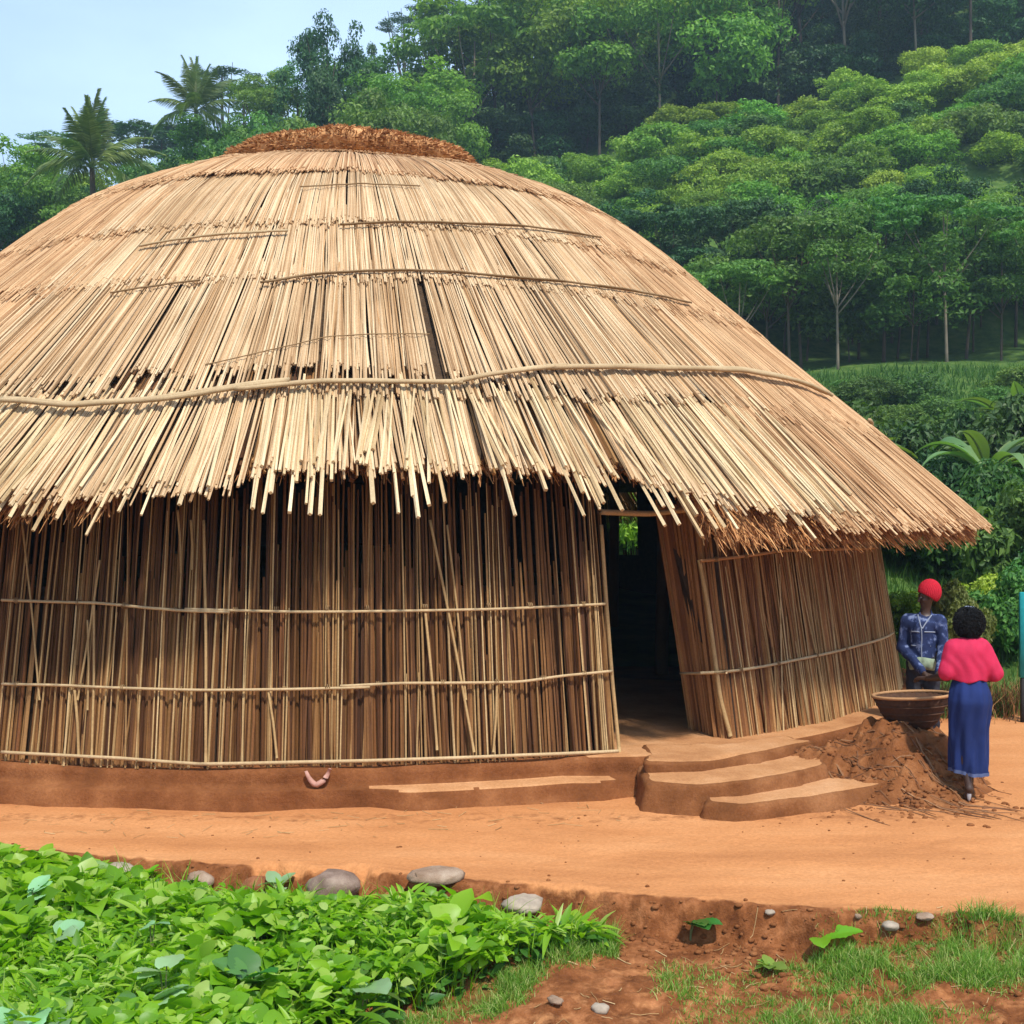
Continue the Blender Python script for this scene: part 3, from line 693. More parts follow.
# ------------------------------------------------------------------ vegetation
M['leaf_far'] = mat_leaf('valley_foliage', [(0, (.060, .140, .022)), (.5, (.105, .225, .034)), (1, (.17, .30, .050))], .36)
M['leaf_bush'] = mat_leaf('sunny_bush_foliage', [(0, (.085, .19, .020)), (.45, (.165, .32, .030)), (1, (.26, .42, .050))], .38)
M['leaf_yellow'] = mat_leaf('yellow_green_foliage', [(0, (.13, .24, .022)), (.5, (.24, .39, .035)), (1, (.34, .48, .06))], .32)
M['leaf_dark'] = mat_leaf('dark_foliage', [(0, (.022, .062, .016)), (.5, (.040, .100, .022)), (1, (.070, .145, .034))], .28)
M['leaf_palm'] = mat_leaf('palm_foliage', [(0, (.07, .13, .028)), (.5, (.12, .19, .045)), (1, (.20, .26, .08))], .3)
M['leaf_near'] = mat_leaf('shrub_foliage', [(0, (.035, .095, .018)), (.45, (.065, .165, .028)), (1, (.13, .25, .045))], .35)
M['garden'] = mat_leaf('garden_greens', [(0, (.09, .26, .010)), (.35, (.18, .44, .014)), (.75, (.30, .56, .025)), (1, (.45, .62, .16))], .5, .42, .12, .45)
M['broad'] = mat_leaf('broad_waxy_leaf', [(0, (.17, .34, .13)), (.5, (.25, .44, .20)), (1, (.36, .54, .29))], .25, .28, .25, .7)
M['broad_dark'] = mat_leaf('deep_green_leaf', [(0, (.025, .10, .018)), (.5, (.045, .16, .022)), (1, (.08, .23, .04))], .2, .3, .2, .6)
M['grass'] = mat_leaf('bank_grass', [(0, (.09, .19, .018)), (.5, (.18, .31, .035)), (.78, (.32, .42, .09)), (1, (.52, .46, .20))], .4, .5)
M['hill_grass'] = mat_leaf('slope_grass', [(0, (.035, .09, .012)), (.5, (.065, .15, .020)), (1, (.12, .21, .035))], .35, .6)
M['olive'] = mat_leaf('olive_leaf', [(0, (.13, .16, .035)), (1, (.20, .22, .06))], .35, .5, .1)
M['banana_leaf'] = mat_leaf('banana_foliage', [(0, (.12, .22, .06)), (1, (.20, .32, .09))], .35, .4, .2, .5)
M['bark'] = mat_plain('pale_bark', (.20, .165, .115), .9, .35, 6, .5, .03)
M['bark_dark'] = mat_plain('brown_bark', (.085, .062, .042), .9, .35, 6, .5, .03)
M['banana_stem'] = mat_plain('banana_stem', (.16, .18, .07), .6, .3, 5)

def cards(Cn, Nn, size, rng, asp=.5, fold=.25):
    """small folded leaf shapes: centre, facing normal, length"""
    n = len(Cn); Nn = nrm(Nn); T = nrm(np.cross(Nn, rng.normal(size=(n, 3)))); B = np.cross(Nn, T)
    L = size*rng.uniform(.6, 1.3, n)[:, None]; W = L*asp
    V = np.stack([Cn-T*L*.5, Cn+B*W*.5-T*L*.05+Nn*L*fold*.2, Cn+T*L*.5-Nn*L*fold*.3, Cn-B*W*.5-T*L*.05+Nn*L*fold*.2], 1)
    return V.reshape(-1, 3), np.arange(4*n).reshape(n, 4)
def crown_mesh(name, kind, seed, leaf, nclump, per, mat):
    rng = np.random.default_rng(seed); Cs, Ns = [], []
    for i in range(nclump):
        d = nrm(rng.normal(size=3)); rad = rng.uniform(.35, 1)**.6
        if kind == 'round': c = d*rad*[1, 1, .82]; c[2] = max(c[2], -.55); cr = rng.uniform(.20, .38)
        elif kind == 'umbrella':
            q = rng.uniform(0, 1)**.5; an = rng.uniform(0, 6.28); c = np.array([q*math.cos(an), q*math.sin(an), .38*(1-q*q)+rng.uniform(-.12, .08)]); cr = rng.uniform(.16, .28)
        elif kind == 'bush':
            c = d*rad; c[2] = abs(c[2])*.85-.1; cr = rng.uniform(.24, .40)
        elif kind == 'cone':
            h = rng.uniform(-1, 1); w_ = (1-(h*.5+.5)**1.5)*.5+.12; an = rng.uniform(0, 6.28); q = rng.uniform(.2, 1)*w_; c = np.array([q*math.cos(an), q*math.sin(an), h*1.25]); cr = rng.uniform(.15, .26)
        m = int(per*(cr/.28)**2); p = nrm(rng.normal(size=(m, 3))); p[:, 2] = np.where(rng.random(m) < .6, np.abs(p[:, 2]), p[:, 2])
        rr = cr*rng.uniform(.55, 1.08, m)[:, None]
        sq = np.array([1, 1, .72 if kind != 'umbrella' else .45])
        Cs.append(c+p*rr*sq); Ns.append(p+rng.normal(size=(m, 3))*.55+[0, 0, .35])
    Cs, Ns = np.concatenate(Cs), np.concatenate(Ns)
    V, Q = cards(Cs, Ns, leaf, rng)
    o = mesh(name, V, Q, mat, None, False); me = o.data; bpy.data.objects.remove(o); return me
def bark_mesh(kind, seed, bare=1.0, mat=None):
    """trunk from z=-1 (foot) to the crown's heart at 0, with limbs reaching into a crown of radius 1; unit scale"""
    rng = np.random.default_rng(seed); parts = []
    top = .35 if kind != 'umbrella' else .05
    pts = np.array([[0, 0, -1.0], [rng.normal(0, .04), rng.normal(0, .04), -.6], [rng.normal(0, .06), rng.normal(0, .06), -.2], [rng.normal(0, .07), rng.normal(0, .07), top]])
    return pts, rng
CR = {}
def crown(kind, mat, v, leaf=.085, nclump=30, per=190):
    key = (kind, mat, v, leaf)
    if key not in CR: CR[key] = crown_mesh('crown', kind, hash((kind, v)) % 9973 if False else {'round': 100, 'umbrella': 200, 'bush': 300, 'cone': 400}[kind]+v*7, leaf, nclump, per, M[mat])
    return CR[key]
TRK = {}
def trunk(v, bare, rr, mat, multi=False):
    """trunk of total height 1 up to the crown centre: bare part then limbs spread (limb span rr)"""
    key = (v, round(bare, 1), round(rr, 1), mat, multi)
    if key in TRK: return TRK[key]
    rng = np.random.default_rng(900+v); parts = []
    b = np.array([0, 0, -.08]); lean = rng.normal(0, .05, 2)
    main = np.array([b, [lean[0]*.3, lean[1]*.3, bare*.5], [lean[0], lean[1], bare], [lean[0]*1.3, lean[1]*1.3, 1.05]])
    t0 = .014 if not multi else .016
    parts.append(tube(smooth_path(main, 8), np.linspace(t0, t0*.4, 8)))
    for i in range(6):
        an = i*1.05+rng.uniform(-.4, .4); z0 = bare*rng.uniform(.85, 1.05)+(i % 2)*.05; e = rr*rng.uniform(.5, .85)
        p0 = np.array([lean[0]*z0/bare, lean[1]*z0/bare, z0]); p2 = np.array([math.cos(an)*e, math.sin(an)*e, z0+(1-z0)*rng.uniform(.7, 1.3)+.05])
        p1 = (p0+p2)/2+[0, 0, -.04]
        parts.append(tube(smooth_path(np.array([p0, p1, p2]), 6), np.linspace(t0*.5, t0*.12, 6)))
    V, Q = join(parts); o = mesh('trunk', V, Q, M[mat]); me = o.data; bpy.data.objects.remove(o); TRK[key] = me; return me
ntree = 0
def roof_y(x):
    return np.interp(x, [-60, 0, 60, 150, 240, 352, 468, 560, 640, 700, 800, 880, 990, 1000], [340, 290, 250, 205, 160, 130, 155, 190, 240, 290, 370, 430, 520, 2000])
def tree(X, Y, h, cr, kind, mat, v, label, cat='tree', group=None, name='tree', bare=.45, tk='bark_dark', leaf=.085, zsc=1.0, force=False, nclump=30, per=190, sink=0):
    """h: height of the crown's top, cr: crown radius in metres"""
    g = float(terrain(np.array([X]), np.array([Y]))[0])-sink
    p = CX+X/Y*F; rp = cr/Y*F; ytop = CY-(g+h-H)/Y*F
    if not force:
        if p+rp < -30 or p-rp > 1054: return None
        if ytop > min(roof_y(p-rp), roof_y(p+rp), roof_y(p))+12 and ytop > roof_y(p-rp*.5): return None
        if ytop > roof_y(min(p+rp+15, 990)) and p < 990 and ytop > roof_y(max(p-rp-15, -60)): return None
    rz = random.uniform(0, 6.28)
    t = empty(name, (X, Y, g), rz, label, cat, group)
    topf = {'round': .9, 'umbrella': .55, 'bush': .95, 'cone': 1.35}[kind]
    botf = zsc*cr
    zc = h-topf*cr*zsc
    c = bpy.data.objects.new('crown' if name != 'bush' else 'foliage', crown(kind, mat, v, leaf, nclump, per)); col.objects.link(c); c.parent = t; c.location = (0, 0, max(zc, .0)); c.scale = (cr, cr*random.uniform(.88, 1.1), cr*zsc)
    if kind != 'bush' or bare > 0:
        zz = max(zc, .5); k = bpy.data.objects.new('trunk' if name != 'bush' else 'stem', trunk(v % 4, bare, min(.9, cr/zz), tk)); col.objects.link(k); k.parent = t; k.scale = (zz, zz, zz)
        if zz < 3: k.scale = (zz*.8, zz*.8, zz)
    return t
def at(x, Y): return (x-CX)/F*Y
rr = random.Random(5)
# -- right: dark grove at the foot of the slope, with pale bare trunks
lab = ['spreading tree with a bare pale trunk at the front of the shaded grove',
       'dark leaning tree in the shaded grove above the grass slope',
       'broad crowned tree deep in the shaded grove on the slope']
k = 0
for row, Y0 in enumerate((55.5, 58.5, 62, 65)):
    for x in np.arange(590+row*11, 1085, 40 if row else 52):
        Y = Y0+rr.uniform(-1, 1); X = at(x+rr.uniform(-12, 12), Y)
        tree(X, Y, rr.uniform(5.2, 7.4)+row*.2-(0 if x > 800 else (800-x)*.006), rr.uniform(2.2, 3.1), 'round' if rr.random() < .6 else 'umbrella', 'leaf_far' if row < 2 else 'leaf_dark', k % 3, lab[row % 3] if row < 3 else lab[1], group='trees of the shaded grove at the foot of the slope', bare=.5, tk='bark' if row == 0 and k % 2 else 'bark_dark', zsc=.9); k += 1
# -- right: bushes covering the slope
blab = {'leaf_bush': 'rounded mid green bush on the sunny slope above the grove', 'leaf_yellow': 'bright yellow-green rounded bush on the sunny slope above the grove', 'leaf_far': 'darker green bush on the sunny slope above the grove'}
Y = 66.0
while Y < 93:
    for x in np.arange(470, 1090, 2.85/Y*F):
        yy = Y+rr.uniform(-1.1, 1.1); xx = x+rr.uniform(-20, 20); X = at(xx, yy)
        m_ = rr.choices(['leaf_bush', 'leaf_yellow', 'leaf_far'], [.55, .2, .25])[0]
        if xx > 800 and Y > 86: m_ = rr.choice(['leaf_yellow', 'leaf_bush'])
        hh = rr.uniform(2.0, 3.8); cr = rr.uniform(1.7, 2.7)
        tree(X, yy, hh, cr, 'bush', m_, k % 4, blab[m_], 'bush', {'leaf_bush': 'mid green bushes on the slope', 'leaf_yellow': 'yellow-green bushes on the slope', 'leaf_far': 'dark green bushes on the slope'}[m_], 'bush', bare=0, zsc=rr.uniform(.7, 1.1), leaf=.10, per=150, sink=.3); k += 1
    Y += 2.75
# rounded yellow bushes at the slope's crest
for x, yp, r_ in ((925, 88, 1.9), (975, 95, 1.7), (840, 112, 1.6)):
    Y = 92; tree(at(x, Y), Y, 3.3, r_, 'bush', 'leaf_yellow', k % 4, {925: 'tallest rounded yellow-green bush on the crest of the slope', 975: 'second rounded yellow-green bush on the crest, nearer the picture edge', 840: 'small rounded bush on the crest below the dark tall trunks'}[x], 'bush', None, 'bush', bare=0, zsc=1.0, leaf=.10, per=150); k += 1
# -- right: tall forest above the slope
for row, Y0 in enumerate((97, 103, 110, 118)):
    for x in np.arange(480+row*15, 1085, 62):
        Y = Y0+rr.uniform(-1.5, 1.5); xx = x+rr.uniform(-14, 14); hgt = rr.uniform(12.5, 15.0)+(1.5 if xx > 780 else 0)
        m_ = ('leaf_bush' if (xx < 800 and row < 2) else 'leaf_dark') if row < 2 else ('leaf_far' if rr.random() < .6 else 'leaf_dark')
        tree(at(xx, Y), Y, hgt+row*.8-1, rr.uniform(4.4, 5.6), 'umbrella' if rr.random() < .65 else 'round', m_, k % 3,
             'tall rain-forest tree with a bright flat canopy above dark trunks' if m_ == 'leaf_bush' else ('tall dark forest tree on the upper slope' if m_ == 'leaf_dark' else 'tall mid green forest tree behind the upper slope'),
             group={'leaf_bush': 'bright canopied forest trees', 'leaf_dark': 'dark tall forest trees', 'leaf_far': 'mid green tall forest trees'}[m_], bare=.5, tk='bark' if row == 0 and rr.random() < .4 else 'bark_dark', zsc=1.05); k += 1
for row, Y0 in enumerate((99, 105, 113, 122)):
    for x in np.arange(490+row*9, 1085, 44-row*2):
        Y = Y0+rr.uniform(-1, 1)
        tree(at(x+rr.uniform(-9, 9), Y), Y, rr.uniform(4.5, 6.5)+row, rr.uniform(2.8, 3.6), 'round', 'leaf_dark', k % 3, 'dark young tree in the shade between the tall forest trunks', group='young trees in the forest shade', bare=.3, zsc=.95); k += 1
# -- middle: dense tree bank left of the forest
for x, ytop, Y, cr, kd, m_, lb in [(455, 18, 104, 5.5, 'round', 'leaf_far', 'large round tree rising behind the roof roll at the forest corner'),
        (500, -20, 100, 6.5, 'umbrella', 'leaf_bush', 'wide sunlit canopy tree at the forest corner above the roof roll'),
        (430, 62, 96, 4.6, 'round', 'leaf_bush', 'rounded light green tree just behind the roof roll'),
        (395, 52, 100, 4.2, 'round', 'leaf_far', 'green tree between the roof roll and the tallest skyline tree'),
        (372, 38, 112, 1.9, 'cone', 'leaf_dark', 'thin pointed tree beside the tallest skyline tree'),
        (390, 75, 85, 3.6, 'round', 'leaf_bush', 'pale rounded tree low behind the roof roll'),
        (352, 62, 92, 3.4, 'round', 'leaf_far', 'dense tree at the foot of the tallest skyline tree'),
        (328, 4, 88, 2.3, 'round', 'leaf_dark', 'tallest narrow dark leafy tree on the skyline'),
        (342, 58, 84, 2.4, 'round', 'leaf_dark', 'shorter dark tree pressed against the tallest skyline tree'),
        (300, 62, 92, 2.6, 'round', 'leaf_far', 'small green tree beside the tallest skyline tree'),
        (281, 64, 80, 1.6, 'cone', 'leaf_dark', 'narrow dark column-shaped tree on the skyline'),
        (262, 72, 90, 2.6, 'round', 'leaf_far', 'soft green tree beside the dark column-shaped tree'),
        (243, 85, 96, 3.2, 'umbrella', 'leaf_far', 'flat-topped tree above the side of the roof'),
        (228, 74, 125, 4.2, 'umbrella', 'leaf_dark', 'far flat-topped acacia on the skyline'),
        (215, 112, 80, 2.6, 'round', 'leaf_far', 'low rounded tree between the second palm and the roof'),
        (160, 128, 120, 5.5, 'umbrella', 'leaf_dark', 'far flat dark tree on the ridge between the palms'),
        (130, 130, 118, 5.0, 'umbrella', 'leaf_dark', 'far flat dark tree on the ridge behind the near palm'),
        (185, 130, 122, 4.5, 'umbrella', 'leaf_dark', 'far flat dark tree on the ridge behind the second palm'),
        (60, 136, 118, 3.4, 'umbrella', 'leaf_far', 'far thin flat-topped tree beside the near palm'),
        (12, 132, 72, 3.0, 'round', 'leaf_yellow', 'yellow-green tree at the very edge of the skyline'),
        (40, 158, 76, 2.8, 'round', 'leaf_bush', 'rounded green tree next to the yellow-green one'),
        (430, 12, 140, 4.0, 'umbrella', 'leaf_dark', 'thin acacia with a flat crown high against the sky'),
        (405, 22, 150, 3.0, 'umbrella', 'leaf_dark', 'small far acacia with a flat crown against the sky'),
        (462, 2, 138, 4.0, 'umbrella', 'leaf_dark', 'tall far acacia beside the forest corner')]:
    X = at(x, Y); g = float(terrain(np.array([X]), np.array([Y]))[0]); h = H+(CY-ytop)/F*Y-g
    z_ = .8 if kd != 'cone' else (1.0 if cr > 2 else 1.2)
    if x in (328, 342): z_ = 1.75
    if kd == 'cone': z_ = min(2.2, h/ (cr*2.6))
    if kd == 'umbrella' and Y > 110: z_ = .42
    tree(X, Y, h, cr, kd, m_, k % 3, lb, bare=.55, zsc=z_, force=True); k += 1
# filling banks of trees behind, left and middle
for row, (Y0, x0, x1) in enumerate(((70, -40, 260), (78, -40, 420), (88, -40, 470), (100, 100, 480), (112, 200, 480))):
    for x in np.arange(x0+row*13, x1, 36):
        Y = Y0+rr.uniform(-2, 2); xx = x+rr.uniform(-12, 12); X = at(xx, Y); g = float(terrain(np.array([X]), np.array([Y]))[0])
        ylim = np.interp(xx, [-40, 0, 60, 120, 200, 240, 300, 340, 400, 440, 480], [150, 150, 170, 158, 140, 122, 95, 80, 75, 60, 40])+rr.uniform(0, 26)
        h = H+(CY-ylim)/F*Y-g
        if h < 3.2: continue
        h = min(h, 15)
        m_ = rr.choice(['leaf_far', 'leaf_far', 'leaf_dark', 'leaf_bush'])
        tree(X, Y, h, min(rr.uniform(2.6, 4.0), h*.42), 'round', m_, k % 3, {'leaf_far': 'hazy mid green tree in the wood behind the palms', 'leaf_dark': 'hazy dark tree in the wood behind the palms', 'leaf_bush': 'hazy light green tree in the wood behind the palms'}[m_], group={'leaf_far': 'mid green trees of the hazy wood', 'leaf_dark': 'dark trees of the hazy wood', 'leaf_bush': 'light green trees of the hazy wood'}[m_], bare=.35, zsc=1.15); k += 1

# -- palms
def frond_mesh(L, drop, seed, n=60, wl=.16, mat='leaf_palm', stiff=1.0):
    rng = np.random.default_rng(seed); t = np.linspace(0, 1, 12); x = L*t*(1-.12*t*drop); z = L*(.42*t*stiff-drop*t**2.1*.75)
    sp = np.stack([x, 0*x, z], -1); parts = [tube(sp, np.linspace(.035, .006, 12))]
    tt = np.linspace(.14, .99, n); c = np.stack([np.interp(tt, t, x), 0*tt, np.interp(tt, t, z)], -1)
    ll = L*wl*1.6*np.sin(np.clip(tt*1.15, 0, 1)*math.pi*.86+.25); Vs, Qs = [], []; o = 0
    for s in (-1, 1):
        dirn = nrm(np.stack([.55+0*tt, s*(.75+.1*rng.normal(size=n)), -.35-.25*rng.random(n)], -1))
        mid = c+dirn*ll[:, None]*.5; tip = c+dirn*ll[:, None]+[0, 0, -1]*(ll*.25)[:, None]
        wv = np.array([1, 0, 0])*.020*L/3
        V = np.stack([c-wv, c+wv, mid+wv*1.3, tip, mid-wv*1.3], 1); Vs.append(V.reshape(-1, 3))
        b = np.arange(n)[:, None]*5+o; Qs.append(np.concatenate([b+[[0, 1, 2, 4]], b+[[4, 2, 3, 3]]])); o += n*5
    return join([parts[0], (np.concatenate(Vs), np.concatenate(Qs))])
def palm(x, ycrown, Y, L, label, seed, nf=20, trunk_r=.16):
    rng = np.random.default_rng(seed); X = at(x, Y); g = float(terrain(np.array([X]), np.array([Y]))[0]); zc = H+(CY-ycrown)/F*Y
    t = empty('palm_tree', (X, Y, g), 0, label, 'palm tree', 'coconut palms on the skyline')
    hgt = zc-g; mesh('trunk', *tube(smooth_path([[.3, 0, -.3], [.1, 0, hgt*.4], [0, 0, hgt]], 14), np.linspace(trunk_r*1.2, trunk_r*.75, 14)), M['bark_dark'], t)
    fm = []
    for v in range(3):
        V, Q = frond_mesh(L, [.35, .75, 1.15][v], seed+v); o = mesh('frond', V, Q, M['leaf_palm'], t, False); fm.append(o.data); bpy.data.objects.remove(o)
    for i in range(nf):
        el = [1.15, .75, .35, -.1][i*4//nf]+rng.uniform(-.15, .15); v = min(2, i*3//nf)
        o = bpy.data.objects.new('frond', fm[v]); col.objects.link(o); o.parent = t; o.location = (0, 0, hgt)
        o.rotation_euler = (0, -el, i*2.4+rng.uniform(-.3, .3)); s = rng.uniform(.85, 1.1); o.scale = (s, s, s)
palm(92, 168, 62, 3.6, 'near coconut palm with drooping fronds standing above the roof side', 50, 24)
palm(196, 112, 80, 3.6, 'farther slender coconut palm on the skyline', 60, 20)

# -- bananas and near shrubs on the right
def blade_leaf(L, W, droop, seed, n=12, tear=.0):
    """a banana leaf: folded arching blade with a thick midrib"""
    rng = np.random.default_rng(seed); t = np.linspace(0, 1, n); x = L*(t-.25*droop*t**2.2); z = L*(.75*t-droop*t**2.0*.85)
    w = W*.5*np.clip(np.sin(np.clip((t-.12)/.88, 0, 1)**.6*math.pi), .03, 1)
    c = np.stack([x, 0*x, z], -1); dx = nrm(np.gradient(c, axis=0)); up = np.cross(dx, [0, 1, 0])
    up = np.where(up[:, 2:3] < 0, -up, up)
    e = .12*(1+tear*rng.normal(size=n))
    Lf = c+np.stack([0*t, w, 0*t], -1)+up*(w*.35)[:, None]; Rt = c-np.stack([0*t, w, 0*t], -1)+up*(w*.35)[:, None]
    L2 = c+np.stack([0*t, w*.5, 0*t], -1)+up*(w*.28)[:, None]; R2 = c-np.stack([0*t, w*.5, 0*t], -1)+up*(w*.28)[:, None]
    V = np.stack([Lf, L2, c, R2, Rt], 1); idx = np.arange(n*5).reshape(n, 5)
    q = np.stack([idx[:-1, :-1], idx[:-1, 1:], idx[1:, 1:], idx[1:, :-1]], -1).reshape(-1, 4)
    return join([(V.reshape(-1, 3), q), tube(c-up*.01, np.linspace(.03, .006, n)*min(1, L))])
def banana(x, Y, h, nl, L, label, seed, mat='banana_leaf'):
    rng = np.random.default_rng(seed); X = at(x, Y); g = float(terrain(np.array([X]), np.array([Y]))[0])
    t = empty('banana_plant', (X, Y, g), 0, label, 'banana plant', 'banana plants below the grass slope')
    mesh('stem', *tube([[0, 0, -.1], [.03, 0, h*.3], [.06, .02, h*.55]], [.13, .11, .08]), M['banana_stem'], t)
    for i in range(nl):
        V, Q = blade_leaf(L*rng.uniform(.8, 1.15), .36*rng.uniform(.7, 1.1), rng.uniform(.5, 1.15), seed*20+i); o = mesh('leaf', V, Q, M[mat], t, True)
        o.location = (.06, .02, h*.5); o.rotation_euler = (rng.normal(0, .2), -rng.uniform(.0, .5), i*2.4+rng.uniform(-.4, .4))
banana(985, 24.5, 3.3, 10, 1.7, 'banana plant with tall arching leaves in front of the grass slope', 3)
banana(925, 26, 3.0, 6, 1.7, 'pale banana plant with one drooping leaf beside the roof corner', 4)
banana(1035, 27, 3.6, 8, 2.0, 'banana plant at the picture edge above the shrubs', 6)
banana(1006, 27, 4.4, 5, 1.8, 'tallest banana plant with an upright curled pale leaf', 8)
# one bare curled leaf rising
sl = ['leafy dark shrub under the banana plants', 'light green shrub beyond the two people', 'fresh green bush beside the road end']
for (x, Y, h, cr, m_, lb) in [(900, 24, 1.9, 1.1, 'leaf_near', 'light green shrub just beyond the corner of the hut'), (925, 27, 2.4, 1.3, 'leaf_dark', 'dark leafy shrub under the drooping banana leaf'), (960, 25, 2.3, 1.25, 'leaf_dark', 'dark bluish shrub beyond the people'),
        (1000, 23, 2.2, 1.2, 'leaf_near', 'bright shrub above the woman in pink'), (1030, 21, 2.3, 1.2, 'leaf_near', 'tall fresh shrub at the picture edge'), (985, 27.5, 2.8, 1.4, 'leaf_dark', 'deep green shrub at the foot of the tall banana plants'), (940, 29.5, 2.4, 1.4, 'leaf_near', 'mid green shrub behind the dark bluish one'),
        (1040, 26, 3.2, 1.6, 'leaf_dark', 'large dark shrub at the picture edge under the bananas'), (890, 29, 2.2, 1.3, 'leaf_dark', 'dark shrub half hidden by the eave'), (1010, 18.5, 1.3, .8, 'leaf_near', 'low bright shrub beside the teal post'),
        (905, 19, .9, .7, 'leaf_yellow', 'low yellow-green shrub behind the man in the red cap'), (990, 19.5, 1.1, .75, 'leaf_yellow', 'low yellow-green shrub behind the woman'), (870, 30, 2.6, 1.5, 'leaf_near', 'shrub behind the eave corner of the hut'),
        (640, 28, 2.6, 1.6, 'leaf_yellow', 'bright shrub glimpsed through the hut doorway'), (625, 31, 3.0, 1.6, 'leaf_near', 'green shrub glimpsed behind the doorway gap'), (1065, 19, 1.6, 1.0, 'leaf_near', 'shrub just beyond the picture edge')]:
    tree(at(x, Y), Y, h, cr, 'bush', m_, 5+k % 3, lb, 'shrub', None, 'bush', bare=0, zsc=h/cr*.78, leaf=.11, per=230, nclump=30, force=True); k += 1
# a broad olive leaf standing between the two people
tree(at(958, 15.8), 15.8, 1.62, .42, 'bush', 'olive', 4, 'olive green rounded bush standing between the man and the woman', 'bush', None, 'bush', bare=0, zsc=1.9, leaf=.13, per=260, force=True)
# weedy shrubs scattered over the grass slope
for i in range(26):
    Y = rr.uniform(33, 53); x = rr.uniform(820, 1060)
    tree(at(x, Y), Y, rr.uniform(.8, 1.7), rr.uniform(.8, 1.5), 'bush', rr.choice(['leaf_far', 'leaf_near']), k % 4, 'low weedy shrub growing on the open grass slope below the grove', 'shrub', 'low shrubs on the grass slope', 'bush', bare=0, zsc=.9, leaf=.10, per=150, sink=.1); k += 1

# -- grass (stuff)
def blades(X, Y, Hh, W, rng, m=4, bend=.5, z=None):
    n = len(X); z = terrain(X, Y) if z is None else z
    an = rng.uniform(0, 6.28, n); b = rng.uniform(.1, bend, n)*Hh; t = np.linspace(0, 1, m)
    dx, dy = np.cos(an), np.sin(an)
    cx = X[:, None]+dx[:, None]*b[:, None]*t**2; cy = Y[:, None]+dy[:, None]*b[:, None]*t**2; cz = (z-.01)[:, None]+Hh[:, None]*t*(1-.25*t*b[:, None]/np.maximum(Hh[:, None], .01))
    wv = W[:, None]*(1-t)**.7*.5+.0004
    pn = rng.uniform(0, 6.28, n)[:, None]
    A = np.stack([cx+np.cos(pn)*wv, cy+np.sin(pn)*wv, cz], -1); B = np.stack([cx-np.cos(pn)*wv, cy-np.sin(pn)*wv, cz], -1)
    V = np.stack([A, B], 2).reshape(-1, 3); idx = np.arange(n*m*2).reshape(n, m, 2)
    q = np.stack([idx[:, :-1, 0], idx[:, :-1, 1], idx[:, 1:, 1], idx[:, 1:, 0]], -1).reshape(-1, 4)
    return V, q
rg = np.random.default_rng(71)
n = 230000; X = rg.uniform(-1.2, 4.6, n); Y = rg.uniform(6.3, 8.2, n); gm = grass_mask(X, Y)
e = np.interp(X, EX, EY); tuft = np.clip(vnoise(np.stack([X, Y], -1), 7, 50)*1.4+.6, 0.05, 1)
kp = (rg.random(n) < gm**1.3*tuft) & (Y < e+.02); X, Y, gm = X[kp], Y[kp], gm[kp]
o = mesh('grass', *blades(X, Y, rg.uniform(.03, .10, len(X))*(.5+gm*.7)*np.clip(.9+vnoise(np.stack([X, Y], -1), 3, 52), .4, 1.6), rg.uniform(.004, .008, len(X)), rg, 4, 1.0), M['grass'], None, True); tag(o, 'short grass on the soil bank beside the road', 'grass', kind='stuff')
# small weeds and dry straws over the verge
n = 90000; X = rg.uniform(2, 26, n); Y = 15.4+38*rg.random(n)**1.3; kp = (X/Y > .22) & (X/Y < .46) & (Y > 15.6+.5*np.sin(X)); X, Y = X[kp], Y[kp]
X2 = rg.uniform(-34, -18, 16000); Y2 = rg.uniform(48, 66, 16000); 
X = np.r_[X, X2]; Y = np.r_[Y, Y2]; d_ = np.clip(Y/22, .8, 2.4)
o = mesh('grass', *blades(X, Y, rg.uniform(.12, .42, len(X))*np.clip(d_, .7, 1.3), rg.uniform(.012, .022, len(X))*d_, rg, 3, .8), M['hill_grass'], None, True); tag(o, 'long green grass growing over the slope', 'grass', kind='stuff')
# brownish dry scrub where the road ends
n = 5000; X = rg.uniform(3.2, 9, n); Y = rg.normal(16.0, .35, n)
o = mesh('dry_scrub', *blades(X, Y, rg.uniform(.1, .45, n), rg.uniform(.008, .016, n), rg, 3, 1.0), M['cane'], None, True); tag(o, 'dry brown stalks and litter along the end of the road', 'scrub', kind='stuff')

# -- the garden: leafy greens
def leaves(base_, dirn, L, W, rng, m=5, curl=.5):
    """n ovate leaves; base_ (n,3), dirn (n,3) outward direction; each 2 x (m-1) quads, folded and arched"""
    n = len(L); t = np.linspace(0, 1, m); D_ = nrm(dirn); S = nrm(np.cross(D_, np.array([0, 0, 1.])+rng.normal(0, .35, (n, 3)))); U = np.cross(S, D_)
    cl = rng.uniform(.2, 1, n)[:, None]*curl
    c = base_[:, None]+D_[:, None]*(L[:, None]*t)[..., None]-np.array([0, 0, 1.])*(L[:, None]*cl*t**2*.7)[..., None]
    w = W[:, None]*.5*np.sin(np.clip(t*.93+.05, 0, 1)**.75*math.pi)[None]+.0008
    rip = rng.normal(0, .12, (n, m))*w
    A = c+S[:, None]*w[..., None]+U[:, None]*(w*.35+rip)[..., None]; B = c-S[:, None]*w[..., None]+U[:, None]*(w*.35-rip)[..., None]
    V = np.stack([A, c, B], 2).reshape(-1, 3); idx = np.arange(n*m*3).reshape(n, m, 3)
    q = np.stack([idx[:, :-1, :-1], idx[:, :-1, 1:], idx[:, 1:, 1:], idx[:, 1:, :-1]], -1).reshape(-1, 4)
    return V, q
